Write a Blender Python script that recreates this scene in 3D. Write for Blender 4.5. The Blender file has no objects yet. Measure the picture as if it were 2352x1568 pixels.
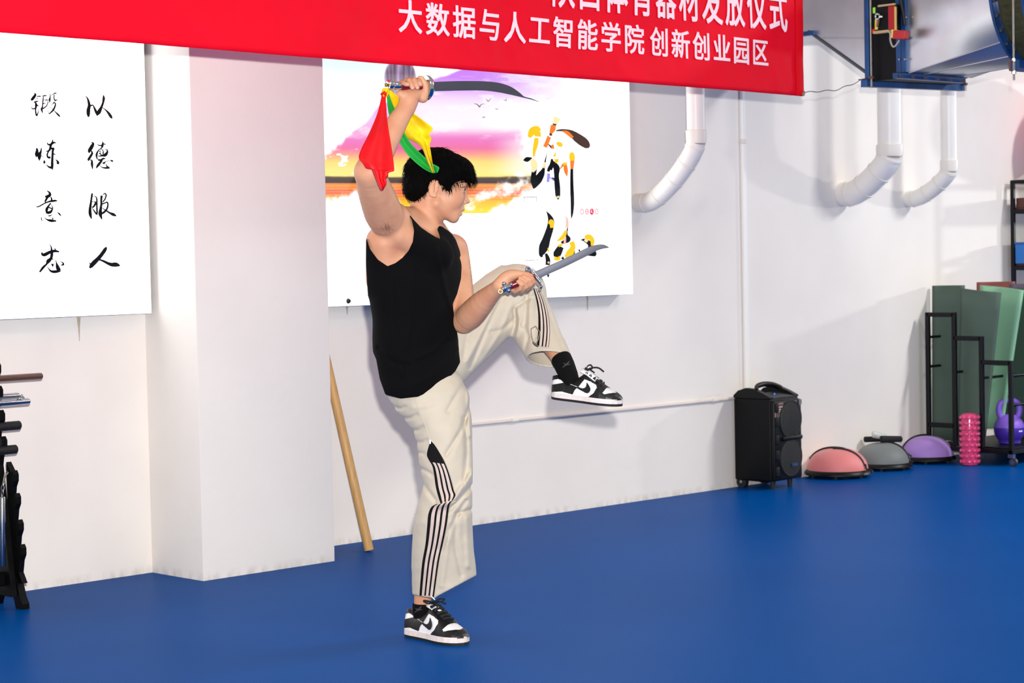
import bpy, bmesh, math, random
import numpy as np
from mathutils import Vector, Matrix
from mathutils.bvhtree import BVHTree
from mathutils.geometry import tessellate_polygon
from mathutils import noise as mnoise

scene = bpy.context.scene
COL = scene.collection
random.seed(7)
rng = np.random.default_rng(7)

# ------------------------------------------------------------------ camera
# world: X runs along the back wall, Y towards the wall, Z up; camera stands at X=Y=0
CAM_H, F_PX, YAW, PITCH, ROLL = 1.32, 4701.0, 0.7703, 0.0426, -0.0207
_F = Vector((math.sin(YAW) * math.cos(PITCH), math.cos(YAW) * math.cos(PITCH), -math.sin(PITCH)))
_R0 = Vector((math.cos(YAW), -math.sin(YAW), 0))
_U0 = _R0.cross(_F)
_R = math.cos(ROLL) * _R0 + math.sin(ROLL) * _U0
_U = -math.sin(ROLL) * _R0 + math.cos(ROLL) * _U0
CAM = Vector((0, 0, CAM_H))
cam_data = bpy.data.cameras.new('camera')
cam_data.sensor_width = 36
cam_data.lens = 36 * F_PX / 2352
cam_data.dof.use_dof = True
cam_data.dof.focus_distance = 7.0
cam_data.dof.aperture_fstop = 8.0
cam = bpy.data.objects.new('camera', cam_data)
COL.objects.link(cam)
M = Matrix((_R, _U, -_F)).transposed().to_4x4()
M.translation = CAM
cam.matrix_world = M
scene.camera = cam

# ------------------------------------------------------------------ light
world = bpy.data.worlds.new('world')
scene.world = world
world.use_nodes = True
bg = world.node_tree.nodes['Background']
bg.inputs[0].default_value = (1.0, 0.955, 0.90, 1)
bg.inputs[1].default_value = 0.38

def lamp(name, kind, loc, power, size=0.1, size_y=None, target=None, color=(1, 1, 1)):
    d = bpy.data.lights.new(name, kind)
    d.energy = power
    d.color = color
    if kind == 'AREA':
        d.size = size
        if size_y:
            d.shape = 'RECTANGLE'
            d.size_y = size_y
    else:
        d.shadow_soft_size = size
    o = bpy.data.objects.new(name, d)
    COL.objects.link(o)
    o.location = loc
    if target is not None:
        o.rotation_euler = (Vector(target) - Vector(loc)).to_track_quat('-Z', 'Y').to_euler()
    return o

# the photographer's flash sits on the camera, a hand's breadth above the lens
lamp('camera_flash', 'POINT', CAM + _U * 0.205 + _R * 0.06, 2300, 0.03, color=(1.0, 0.98, 0.955))
# a second flash of the event crew at the far end of the hall, and the hall's ceiling lamps
lamp('side_flash', 'POINT', (16.5, 4.2, 2.0), 480, 0.12)
for i, (x, y, e) in enumerate(((4.5, 2.2, 20), (8.5, 2.6, 60), (12.0, 2.6, 330))):
    lamp('ceiling_lamp', 'AREA', (x, y, 4.3), e, 0.35, 1.8, target=(x, y, 0))

vs = scene.view_settings
vs.view_transform = 'Standard'
vs.look = 'None'
vs.exposure = 0.0
vs.gamma = 1.0
vs.use_curve_mapping = False

# ------------------------------------------------------------------ pixel helpers (photo = 2352 x 1568)
def ray(px, py):
    return _F * F_PX + _R * (px - 1176) - _U * (py - 784)

def on_Y(px, py, Y):
    d = ray(px, py)
    return CAM + d * (Y / d.y)

def on_floor(px, py, z=0.0):
    d = ray(px, py)
    return CAM + d * ((z - CAM_H) / d.z)

def at_X(px, py, X):
    d = ray(px, py)
    return CAM + d * (X / d.x)

def mpp(p):
    """metres per photo pixel at a world point"""
    return (Vector(p) - CAM).dot(_F) / F_PX

# ------------------------------------------------------------------ materials
def lin(c):
    c = [x / 255.0 for x in c]
    return tuple((x / 12.92 if x <= 0.04045 else ((x + 0.055) / 1.055) ** 2.4) for x in c) + (1.0,)

MATS = {}
def mat(name, rgb, rough=0.6, metal=0.0, var=0.0, vscale=8.0, bump=0.0, bscale=40.0, spec=0.5, emit=None, estr=1.0,
        trans=0.0, sss=0.0, stretch=None, sheen=0.0, coat=0.0, rgb2=None):
    if name in MATS:
        return MATS[name]
    m = bpy.data.materials.new(name)
    m.use_nodes = True
    nt = m.node_tree
    b = nt.nodes['Principled BSDF']
    b.inputs['Roughness'].default_value = rough
    b.inputs['Metallic'].default_value = metal
    b.inputs['Specular IOR Level'].default_value = spec
    b.inputs['Base Color'].default_value = lin(rgb)
    if trans:
        b.inputs['Transmission Weight'].default_value = trans
    if sss:
        b.inputs['Subsurface Weight'].default_value = sss
        b.inputs['Subsurface Radius'].default_value = (0.012, 0.005, 0.003)
        b.inputs['Subsurface Scale'].default_value = 1.0
    if sheen:
        b.inputs['Sheen Weight'].default_value = sheen
    if coat:
        b.inputs['Coat Weight'].default_value = coat
        b.inputs['Coat Roughness'].default_value = 0.12
    if emit is not None:
        b.inputs['Emission Color'].default_value = lin(emit)
        b.inputs['Emission Strength'].default_value = estr
    tc = nt.nodes.new('ShaderNodeTexCoord')
    src = tc.outputs['Object']
    if stretch:
        mp = nt.nodes.new('ShaderNodeMapping')
        mp.inputs['Scale'].default_value = stretch
        nt.links.new(src, mp.inputs['Vector'])
        src = mp.outputs['Vector']
    if var:
        n = nt.nodes.new('ShaderNodeTexNoise')
        n.inputs['Scale'].default_value = vscale
        n.inputs['Detail'].default_value = 5
        nt.links.new(src, n.inputs['Vector'])
        mx = nt.nodes.new('ShaderNodeMix')
        mx.data_type = 'RGBA'
        c = lin(rgb)
        c2 = lin(rgb2) if rgb2 else tuple(x * (1 - var) for x in c[:3]) + (1,)
        mx.inputs[6].default_value = c
        mx.inputs[7].default_value = c2
        rp = nt.nodes.new('ShaderNodeMapRange')
        rp.inputs[1].default_value = 0.35
        rp.inputs[2].default_value = 0.68
        nt.links.new(n.outputs['Fac'], rp.inputs[0])
        nt.links.new(rp.outputs[0], mx.inputs[0])
        nt.links.new(mx.outputs[2], b.inputs['Base Color'])
    if bump:
        n2 = nt.nodes.new('ShaderNodeTexNoise')
        n2.inputs['Scale'].default_value = bscale
        n2.inputs['Detail'].default_value = 4
        nt.links.new(src, n2.inputs['Vector'])
        bp = nt.nodes.new('ShaderNodeBump')
        bp.inputs['Strength'].default_value = bump
        bp.inputs['Distance'].default_value = 0.01
        nt.links.new(n2.outputs['Fac'], bp.inputs['Height'])
        nt.links.new(bp.outputs[0], b.inputs['Normal'])
    MATS[name] = m
    return m

def glow(name, rgb, strength=1.0):
    """back-lit print: gives off its own colour"""
    if name in MATS:
        return MATS[name]
    m = bpy.data.materials.new(name)
    m.use_nodes = True
    nt = m.node_tree
    b = nt.nodes['Principled BSDF']
    b.inputs['Base Color'].default_value = tuple(x * 0.25 for x in lin(rgb)[:3]) + (1,)
    b.inputs['Roughness'].default_value = 0.4
    b.inputs['Specular IOR Level'].default_value = 0.2
    b.inputs['Emission Color'].default_value = lin(rgb)
    b.inputs['Emission Strength'].default_value = strength
    MATS[name] = m
    return m

# ------------------------------------------------------------------ mesh helpers
def tag(o, label=None, cat=None, group=None, kind=None):
    if label: o['label'] = label
    if cat: o['category'] = cat
    if group: o['group'] = group
    if kind: o['kind'] = kind
    return o

def empty(name, loc=(0, 0, 0), rz=0.0):
    o = bpy.data.objects.new(name, None)
    COL.objects.link(o)
    o.location = loc
    o.rotation_euler = (0, 0, rz)
    return o

def link_mesh(name, me, material, parent=None, smooth=False, world_space=False):
    o = bpy.data.objects.new(name, me)
    COL.objects.link(o)
    if material is not None:
        for m in (material if isinstance(material, (list, tuple)) else [material]):
            me.materials.append(m)
    if smooth:
        me.polygons.foreach_set('use_smooth', [True] * len(me.polygons))
    if parent is not None:
        o.parent = parent
        if world_space:
            o.matrix_parent_inverse = parent_world(parent).inverted()
    return o

def parent_world(p):
    w = p.matrix_basis.copy()
    while p.parent is not None:
        w = p.parent.matrix_basis @ p.matrix_parent_inverse @ w
        p = p.parent
    return w

class MB:
    def __init__(s):
        s.v, s.f = [], []
    def add(s, vs, fs):
        k = len(s.v)
        s.v += [tuple(v) for v in vs]
        s.f += [tuple(i + k for i in f) for f in fs]
        return s
    def box(s, c, size, rot=None):
        hx, hy, hz = (x / 2 for x in size)
        vs = [Vector((x, y, z)) for x in (-hx, hx) for y in (-hy, hy) for z in (-hz, hz)]
        if rot is not None:
            vs = [rot @ v for v in vs]
        vs = [v + Vector(c) for v in vs]
        return s.add(vs, [(0, 1, 3, 2), (4, 6, 7, 5), (0, 4, 5, 1), (2, 3, 7, 6), (0, 2, 6, 4), (1, 5, 7, 3)])
    def rbox(s, c, size, r=0.01, rot=None, seg=3):
        """box with rounded vertical/horizontal edges via bmesh bevel"""
        bm = bmesh.new()
        bmesh.ops.create_cube(bm, size=1)
        for v in bm.verts:
            v.co = Vector((v.co.x * size[0], v.co.y * size[1], v.co.z * size[2]))
        bmesh.ops.bevel(bm, geom=list(bm.edges), offset=r, segments=seg, profile=0.5, affect='EDGES')
        bm.verts.index_update()
        vs = [(rot @ v.co if rot is not None else v.co) + Vector(c) for v in bm.verts]
        fs = [[v.index for v in f.verts] for f in bm.faces]
        bm.free()
        return s.add(vs, fs)
    def tube(s, pts, r, n=12, cap=True, ry=None, up=None):
        """swept tube; r number or list; ry = second radius for a flat section"""
        pts = [Vector(p) for p in pts]
        m = len(pts)
        rs = list(r) if isinstance(r, (list, tuple)) else [r] * m
        rys = rs if ry is None else (list(ry) if isinstance(ry, (list, tuple)) else [ry] * m)
        t0 = (pts[1] - pts[0]).normalized()
        a = Vector(up) if up is not None else (Vector((0, 0, 1)) if abs(t0.z) < 0.9 else Vector((1, 0, 0)))
        nrm = (a - t0 * a.dot(t0)).normalized()
        rings = []
        for i in range(m):
            if i == 0: t = pts[1] - pts[0]
            elif i == m - 1: t = pts[-1] - pts[-2]
            else: t = (pts[i + 1] - pts[i]).normalized() + (pts[i] - pts[i - 1]).normalized()
            t.normalize()
            nrm = (nrm - t * nrm.dot(t)).normalized()
            bn = t.cross(nrm)
            rings.append([pts[i] + nrm * (rs[i] * math.cos(2 * math.pi * k / n)) + bn * (rys[i] * math.sin(2 * math.pi * k / n)) for k in range(n)])
        vs = [p for ring in rings for p in ring]
        fs = []
        for i in range(m - 1):
            for k in range(n):
                k2 = (k + 1) % n
                fs.append((i * n + k, i * n + k2, (i + 1) * n + k2, (i + 1) * n + k))
        if cap:
            fs.append(tuple(range(n - 1, -1, -1)))
            fs.append(tuple((m - 1) * n + k for k in range(n)))
        return s.add(vs, fs)
    def lathe(s, prof, c=(0, 0, 0), n=32, mtx=None):
        """profile of (radius, z)"""
        vs, fs = [], []
        for (r, z) in prof:
            for k in range(n):
                a = 2 * math.pi * k / n
                v = Vector((r * math.cos(a), r * math.sin(a), z))
                if mtx is not None: v = mtx @ v
                vs.append(v + Vector(c))
        m = len(prof)
        for i in range(m - 1):
            for k in range(n):
                k2 = (k + 1) % n
                fs.append((i * n + k, i * n + k2, (i + 1) * n + k2, (i + 1) * n + k))
        if prof[0][0] > 1e-6: fs.append(tuple(range(n - 1, -1, -1)))
        if prof[-1][0] > 1e-6: fs.append(tuple((m - 1) * n + k for k in range(n)))
        return s.add(vs, fs)
    def prism(s, poly, ex):
        """planar polygon of 3-D points extruded by vector ex"""
        poly = [Vector(p) for p in poly]
        ex = Vector(ex)
        n = len(poly)
        tri = tessellate_polygon([poly])
        vs = poly + [p + ex for p in poly]
        fs = [tuple(t) for t in tri] + [tuple(i + n for i in reversed(t)) for t in tri]
        fs += [(i, (i + 1) % n, (i + 1) % n + n, i + n) for i in range(n)]
        return s.add(vs, fs)
    def flat(s, poly):
        poly = [Vector(p) for p in poly]
        tri = tessellate_polygon([poly])
        return s.add(poly, [tuple(t) for t in tri])
    def build(s, name, material, parent=None, smooth=False, fix=True, world_space=False):
        me = bpy.data.meshes.new(name)
        me.from_pydata([tuple(v) for v in s.v], [], s.f)
        if fix:
            bm = bmesh.new(); bm.from_mesh(me)
            bmesh.ops.recalc_face_normals(bm, faces=bm.faces)
            bm.to_mesh(me); bm.free()
        me.update()
        o = link_mesh(name, me, material, parent, False, world_space)
        if smooth:
            smooth_by_angle(me, smooth if not isinstance(smooth, bool) else 40)
        return o

def smooth_by_angle(me, deg):
    me.polygons.foreach_set('use_smooth', [True] * len(me.polygons))
    bm = bmesh.new(); bm.from_mesh(me)
    lim = math.radians(deg)
    for e in bm.edges:
        if len(e.link_faces) == 2:
            e.smooth = e.calc_face_angle(0) < lim
    bm.to_mesh(me); bm.free()

def bez(pts, n=8):
    """Catmull-Rom through points (tuples of any size)"""
    P = [np.array(p, float) for p in pts]
    P = [2 * P[0] - P[1]] + P + [2 * P[-1] - P[-2]]
    out = []
    for i in range(1, len(P) - 2):
        for k in range(n):
            t = k / n
            a, b, c, d = P[i - 1], P[i], P[i + 1], P[i + 2]
            out.append(0.5 * ((2 * b) + (-a + c) * t + (2 * a - 5 * b + 4 * c - d) * t * t + (-a + 3 * b - 3 * c + d) * t ** 3))
    out.append(P[-2])
    return out

def copy_tree(o, parent=None):
    c = o.copy()
    COL.objects.link(c)
    if parent is not None:
        c.parent = parent
    for ch in list(o.children):
        copy_tree(ch, c)
    return c
# ================================================================== the room
WALL_Y = 7.293
PIL_T = 0.3686
PIL_X0, PIL_X1 = 4.9166, 5.6162
WALL_H = 4.4

def plaster():
    m = mat('plaster', (241, 235, 227), 0.75, var=0.05, vscale=2.2, bump=0.12, bscale=26, spec=0.25)
    nt = m.node_tree
    b = nt.nodes['Principled BSDF']
    # scuffed dirt along the skirting line
    old = b.inputs['Base Color'].links[0].from_socket
    geo = nt.nodes.new('ShaderNodeNewGeometry')
    sep = nt.nodes.new('ShaderNodeSeparateXYZ')
    nt.links.new(geo.outputs['Position'], sep.inputs[0])
    mp = nt.nodes.new('ShaderNodeMapping')
    mp.inputs['Scale'].default_value = (14, 14, 5)
    nt.links.new(geo.outputs['Position'], mp.inputs[0])
    n = nt.nodes.new('ShaderNodeTexNoise')
    n.inputs['Scale'].default_value = 2.0
    n.inputs['Detail'].default_value = 6
    nt.links.new(mp.outputs[0], n.inputs['Vector'])
    a = nt.nodes.new('ShaderNodeMapRange')
    a.inputs[1].default_value = 0.0; a.inputs[2].default_value = 0.04
    a.inputs[3].default_value = 0.5; a.inputs[4].default_value = 0.0
    nt.links.new(sep.outputs['Z'], a.inputs[0])
    s = nt.nodes.new('ShaderNodeMapRange')
    s.inputs[1].default_value = 0.42; s.inputs[2].default_value = 0.66
    nt.links.new(n.outputs['Fac'], s.inputs[0])
    mu = nt.nodes.new('ShaderNodeMath'); mu.operation = 'MULTIPLY'
    nt.links.new(a.outputs[0], mu.inputs[0]); nt.links.new(s.outputs[0], mu.inputs[1])
    mx = nt.nodes.new('ShaderNodeMix'); mx.data_type = 'RGBA'
    mx.inputs[7].default_value = lin((178, 162, 140))
    nt.links.new(old, mx.inputs[6]); nt.links.new(mu.outputs[0], mx.inputs[0])
    nt.links.new(mx.outputs[2], b.inputs['Base Color'])
    return m
PLASTER = plaster()

wall = MB().box((9.0, WALL_Y + 0.1, WALL_H / 2 - 0.1), (26, 0.2, WALL_H + 0.2)).build('wall_back', PLASTER)
tag(wall, 'long white plastered back wall, scuffed along the floor', 'wall', kind='structure')
pillar = MB().rbox(((PIL_X0 + PIL_X1) / 2, WALL_Y - PIL_T / 2 + 0.05, WALL_H / 2 - 0.05), (PIL_X1 - PIL_X0, PIL_T + 0.1, WALL_H), 0.006, seg=2).build('pillar', PLASTER, smooth=30)
tag(pillar, 'square white plastered pillar standing out from the wall between the two light boxes', 'pillar', kind='structure')

def floor_material():
    m = bpy.data.materials.new('blue_sports_floor'); m.use_nodes = True
    nt = m.node_tree; b = nt.nodes['Principled BSDF']
    geo = nt.nodes.new('ShaderNodeNewGeometry')
    n = nt.nodes.new('ShaderNodeTexNoise'); n.inputs['Scale'].default_value = 1.1; n.inputs['Detail'].default_value = 6
    nt.links.new(geo.outputs['Position'], n.inputs['Vector'])
    mx = nt.nodes.new('ShaderNodeMix'); mx.data_type = 'RGBA'
    mx.inputs[6].default_value = lin((0, 68, 138)); mx.inputs[7].default_value = lin((1, 77, 153))
    nt.links.new(n.outputs['Fac'], mx.inputs[0])
    nt.links.new(mx.outputs[2], b.inputs['Base Color'])
    b.inputs['Roughness'].default_value = 0.34
    b.inputs['Specular IOR Level'].default_value = 0.007
    # fine woven emboss of the vinyl
    mp = nt.nodes.new('ShaderNodeMapping'); mp.inputs['Rotation'].default_value = (0, 0, 0.12)
    nt.links.new(geo.outputs['Position'], mp.inputs[0])
    w1 = nt.nodes.new('ShaderNodeTexWave'); w1.inputs['Scale'].default_value = 42; w1.bands_direction = 'X'
    w2 = nt.nodes.new('ShaderNodeTexWave'); w2.inputs['Scale'].default_value = 42; w2.bands_direction = 'Y'
    nt.links.new(mp.outputs[0], w1.inputs[0]); nt.links.new(mp.outputs[0], w2.inputs[0])
    mu = nt.nodes.new('ShaderNodeMath'); mu.operation = 'MULTIPLY'
    nt.links.new(w1.outputs['Fac'], mu.inputs[0]); nt.links.new(w2.outputs['Fac'], mu.inputs[1])
    bp = nt.nodes.new('ShaderNodeBump'); bp.inputs['Strength'].default_value = 0.12; bp.inputs['Distance'].default_value = 0.004
    nt.links.new(mu.outputs[0], bp.inputs['Height']); nt.links.new(bp.outputs[0], b.inputs['Normal'])
    return m
floor = MB().box((9.0, 1.0, -0.05), (26, 14, 0.1)).build('floor', floor_material())
tag(floor, 'blue embossed vinyl sports floor', 'floor', kind='structure')

# rust runs below the fixings of the light boxes
def stain(px, py, w, h, seedv):
    p = on_Y(px, py, WALL_Y - 0.0015)
    s = mpp(p)
    w *= s; h *= s
    pts = []
    k = 7
    for i in range(k):
        t = i / (k - 1)
        pts.append((p.x - w * (0.5 - 0.42 * t) * (1 + 0.2 * math.sin(5 * t + seedv)), p.y, p.z - h * t))
    for i in reversed(range(k)):
        t = i / (k - 1)
        pts.append((p.x + w * (0.5 - 0.42 * t) * (1 + 0.2 * math.cos(4 * t + seedv)), p.y, p.z - h * t))
    MB().flat(pts).build('rust_stain', mat('rust_stain', (196, 180, 158), 0.9, var=0.25, vscale=60), wall)
stain(181, 728, 9, 55, 1); stain(797, 702, 9, 20, 2); stain(1349, 679, 8, 34, 3)

# ================================================================== light boxes
BOX_T = 0.0941
WHITE_GLOW = glow('lit_white', (255, 255, 255), 2.6)
ALU = mat('box_edge_grey', (120, 124, 126), 0.45, 0.6)

def lightbox(name, x0, x1, z0, z1, label):
    t = empty(name, ((x0 + x1) / 2, WALL_Y, z0))
    MB().box((0, -BOX_T / 2 + 0.002, (z1 - z0) / 2), (x1 - x0, BOX_T - 0.004, z1 - z0)).build('casing', ALU, t)
    MB().box((0, -BOX_T + 0.001, (z1 - z0) / 2), (x1 - x0, 0.004, z1 - z0)).build('lit_face', WHITE_GLOW, t)
    tag(t, label, 'light box')
    return t

Z_BOX = CAM_H * (1 - 0.1645)
box_l = lightbox('light_box', 3.05, 4.884, Z_BOX + 0.002, 2.42, 'white light box with black brush calligraphy, beside the pillar')
box_r = lightbox('light_box', PIL_X1 + 0.015, 7.866, Z_BOX - 0.002, 2.42, 'white light box printed with a purple sunset lake and golden brush figure')

FACE_Y = WALL_Y - BOX_T
def face(px, py, lift=0.0015):
    return on_Y(px, py, FACE_Y - 0.0011 - lift)

def brush(mb, pts, lift=0.0015, n=6):
    """flat ink stroke; pts = (px, py, width) in photo pixels"""
    c = bez(pts, n)
    L, Rr = [], []
    for i, p in enumerate(c):
        a = c[max(i - 1, 0)]; b = c[min(i + 1, len(c) - 1)]
        d = np.array([b[0] - a[0], b[1] - a[1]]); d /= (np.linalg.norm(d) + 1e-9)
        nx, ny = -d[1], d[0]
        w = max(p[2], 0.3) / 2
        L.append((p[0] + nx * w, p[1] + ny * w)); Rr.append((p[0] - nx * w, p[1] - ny * w))
    # rounded ends
    vs = [face(*q, lift) for q in L] + [face(*q, lift) for q in Rr]
    m = len(L)
    mb.add(vs, [(i, i + 1, m + i + 1, m + i) for i in range(m - 1)])

INK = glow('ink_black', (8, 14, 22), 0.6)
K = 100 / 1568
GLYPHS = {  # brush strokes (x, y, width), in crops of 100 photo pixels shown at 1568
 (60, 200): [[(300,215,30),(330,280,75),(250,400,95),(180,480,60)], [(370,335,20),(480,330,35),(560,330,14),(650,310,40),(740,305,30)],
   [(430,370,20),(310,500,10)], [(280,550,40),(370,520,45),(450,505,20)], [(330,540,30),(360,640,75),(340,800,45),(345,900,45),(375,1040,50)],
   [(380,650,60),(460,685,8)], [(350,760,40),(230,780,35),(205,720,14),(290,630,6)], [(380,1050,40),(425,930,30),(448,770,8)],
   [(620,340,30),(605,500,38),(590,700,40),(560,800,70),(600,950,10)], [(610,470,14),(700,450,20),(800,460,16)], [(640,550,10),(730,470,20),(780,470,18),(780,580,26),(720,690,34),(600,780,40)],
   [(620,590,40),(710,585,10)], [(860,230,20),(870,330,28),(850,450,60),(848,570,14)], [(800,460,20),(840,450,30)],
   [(890,320,12),(960,260,20),(1050,215,36),(1100,225,20)], [(1010,260,30),(1005,400,34),(1040,470,40),(1150,450,14)], [(1100,470,20),(1010,530,16),(920,650,20)],
   [(960,580,36),(1050,575,36),(1040,690,50),(970,830,56),(830,970,34)], [(820,970,20),(780,830,10),(780,740,8),(820,710,10),(940,780,16),(1060,900,30),(1160,1000,60),(1235,1080,14)]],
 (180, 200): [[(240,310,8),(320,390,40),(370,530,75),(390,680,95),(360,830,120),(360,980,105),(370,1080,40)], [(400,680,60),(500,650,40),(540,670,36),(580,760,60),(640,900,80),(685,1040,30)],
   [(680,1010,40),(740,900,130),(830,720,80),(890,560,70),(915,400,80),(900,290,30)], [(860,735,14),(980,820,40),(1090,940,80),(1170,1060,90),(1220,1135,30)]],
 (60, 300): [[(380,625,50),(395,720,85),(380,850,120),(365,960,20)], [(550,620,30),(530,750,60),(480,860,120),(475,980,100),(478,1090,10)], [(540,900,20),(630,955,16)],
   [(950,310,14),(950,400,50),(890,520,80),(870,620,70),(820,720,60),(700,745,10)], [(745,420,14),(800,500,50),(900,490,60),(1000,430,60),(1095,445,8)],
   [(880,650,60),(990,640,60),(960,720,70),(950,900,70),(940,1100,80),(940,1300,80),(950,1420,14)], [(810,730,50),(760,860,50),(790,960,60),(880,960,80)], [(960,830,60),(1075,865,10)],
   [(930,1330,90),(830,1310,60),(700,1210,8)], [(655,1050,10),(655,1130,70),(660,1190,40)], [(1050,1030,8),(1130,1100,60),(1150,1170,90),(1165,1215,20)]],
 (180, 310): [[(460,255,10),(530,310,80),(470,440,120),(400,560,110),(380,650,30)], [(470,570,40),(495,660,70),(430,780,80),(370,880,80),(365,940,20)], [(420,900,30),(485,920,50),(490,1050,80),(515,1240,20)],
   [(880,230,20),(880,310,60),(860,400,80),(830,470,40),(720,560,40),(660,690,70),(660,800,50),(690,880,30)], [(665,325,8),(740,370,36),(850,365,40),(920,320,40),(990,350,20)],
   [(800,480,10),(860,530,24),(900,600,36),(880,680,60)], [(740,600,30),(830,560,12),(960,510,14),(1030,530,36),(1040,620,70),(960,720,110),(820,720,40),(790,620,24),(790,560,12)],
   [(700,760,30),(820,755,40),(940,740,40)], [(740,640,30),(800,700,30)], [(740,870,6),(830,790,8)], [(700,890,50),(800,900,60),(900,850,60),(985,850,14)],
   [(860,900,60),(780,1000,80),(700,1100,80),(640,1200,30)], [(750,1080,12),(850,1160,30),(980,1185,60),(1130,1180,60)], [(1080,1180,70),(1020,1110,40),(975,1010,8)], [(855,990,10),(920,1010,70),(980,960,24),(1140,905,14)], [(1150,910,40),(1250,945,70)]],
 (60, 425): [[(740,195,14),(830,260,60),(860,350,90),(770,410,100),(680,410,60)], [(780,430,60),(720,520,70),(690,590,50),(700,630,30)], [(370,740,10),(390,780,30),(480,760,40),(660,660,40),(820,595,50),(960,570,70),(1060,560,60),(1135,575,8)],
   [(880,420,30),(920,500,50),(900,590,60)], [(890,640,40),(800,760,60),(740,880,90),(740,1030,40)], [(890,680,10),(945,780,30),(940,880,50),(870,970,90),(750,1000,90)], [(820,800,40),(930,850,40)],
   [(770,1085,8),(850,1105,40),(950,1050,8)], [(570,1125,8),(550,1200,30),(575,1295,24)], [(645,1160,8),(750,1240,40),(900,1280,90),(1090,1290,40)], [(930,1150,8),(970,1230,60)], [(1110,975,8),(1190,1030,50),(1255,1115,24)]],
 (180, 425): [[(500,290,60),(480,420,60),(450,640,70),(420,880,95),(430,1060,100),(475,1225,24)], [(520,400,16),(600,395,24),(660,480,44),(665,640,50),(670,850,56),(675,1000,50),(675,1100,14)],
   [(480,600,20),(570,595,24),(620,640,60),(560,760,60),(490,810,40)], [(490,820,14),(570,930,44),(660,1060,50)], [(700,590,10),(770,500,8)],
   [(840,370,80),(825,520,70),(825,700,70),(800,880,90),(790,1040,120),(850,1240,24)], [(880,350,20),(950,300,40),(1000,360,46),(960,500,44),(880,610,40)],
   [(860,680,50),(960,640,40),(1040,620,50),(1065,720,50),(1020,870,60),(930,970,70),(840,1030,60)], [(850,810,14),(930,870,30),(1010,920,50),(1130,1000,60),(1260,1060,100),(1375,1110,30)]],
 (70, 545): [[(690,260,14),(740,330,36),(760,460,60),(770,600,90),(740,750,90),(640,860,130),(580,960,60),(450,1090,80),(330,1250,50)], [(410,530,30),(430,610,80),(520,620,110),(680,540,100),(860,490,90),(1035,520,40)],
   [(830,380,8),(920,440,40)], [(780,770,40),(825,810,14)], [(740,950,8),(795,990,70),(800,1060,16)], [(795,980,30),(890,935,6)], [(600,1040,10),(680,1160,40),(780,1230,80),(940,1230,90),(1110,1215,14)], [(910,800,10),(935,920,40),(980,1080,120),(1040,1210,120)],
   [(1070,855,8),(1170,920,40),(1180,980,60),(1095,1000,24)]],
 (190, 545): [[(860,340,30),(810,430,110),(680,620,120),(540,780,130),(400,920,150),(290,1060,110),(290,1115,40)], [(600,800,50),(740,850,70),(900,930,90),(1040,980,120),(1200,980,140),(1345,1020,40)], [(240,900,14),(290,990,60)]],
}
for (ox, oy), strokes in GLYPHS.items():
    mb = MB()
    for k, st in enumerate(strokes):
        brush(mb, [(ox + x * K, oy + y * K, w * K * 1.12 + 0.35) for (x, y, w) in st], lift=0.0012 + 0.0002 * k)
    mb.build('calligraphy_character', INK, box_l, fix=False, world_space=True)
# ------------------------------------------------------------------ print on the larger light box
def project(p):
    d = Vector(p) - CAM
    k = F_PX / d.dot(_F)
    return 1176 + k * d.dot(_R), 784 - k * d.dot(_U)

def vcol_glow(name, strength=1.0):
    m = bpy.data.materials.new(name); m.use_nodes = True
    nt = m.node_tree; b = nt.nodes['Principled BSDF']
    a = nt.nodes.new('ShaderNodeAttribute'); a.attribute_name = 'print'
    b.inputs['Base Color'].default_value = (0.1, 0.1, 0.1, 1)
    b.inputs['Roughness'].default_value = 0.4
    b.inputs['Specular IOR Level'].default_value = 0.2
    nt.links.new(a.outputs['Color'], b.inputs['Emission Color'])
    b.inputs['Emission Strength'].default_value = strength
    return m

def smoothstep(a, b, x):
    t = np.clip((x - a) / (b - a), 0, 1)
    return t * t * (3 - 2 * t)

def poly_sd(px, py, poly):
    """signed distance to a polygon, negative inside (numpy arrays)"""
    d = np.full(px.shape, 1e9); inside = np.zeros(px.shape, bool)
    n = len(poly)
    for i in range(n):
        x0, y0 = poly[i]; x1, y1 = poly[(i + 1) % n]
        ex, ey = x1 - x0, y1 - y0
        t = np.clip(((px - x0) * ex + (py - y0) * ey) / (ex * ex + ey * ey + 1e-12), 0, 1)
        d = np.minimum(d, np.hypot(px - x0 - t * ex, py - y0 - t * ey))
        c = ((y0 > py) != (y1 > py)) & (px < (x1 - x0) * (py - y0) / (y1 - y0 + 1e-12) + x0)
        inside ^= c
    return np.where(inside, -d, d)

def vnoise(x, y, seed=0):
    """cheap smooth value noise"""
    def h(i, j):
        v = np.sin(i * 127.1 + j * 311.7 + seed * 17.3) * 43758.5453
        return v - np.floor(v)
    i, j = np.floor(x), np.floor(y)
    u, v = x - i, y - j
    u = u * u * (3 - 2 * u); v = v * v * (3 - 2 * v)
    return (h(i, j) * (1 - u) + h(i + 1, j) * u) * (1 - v) + (h(i, j + 1) * (1 - u) + h(i + 1, j + 1) * u) * v

def fbm(x, y, seed=0, o=4):
    s, a = 0, 0.5
    for k in range(o):
        s = s + a * vnoise(x * 2 ** k, y * 2 ** k, seed + k); a *= 0.5
    return s

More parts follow.
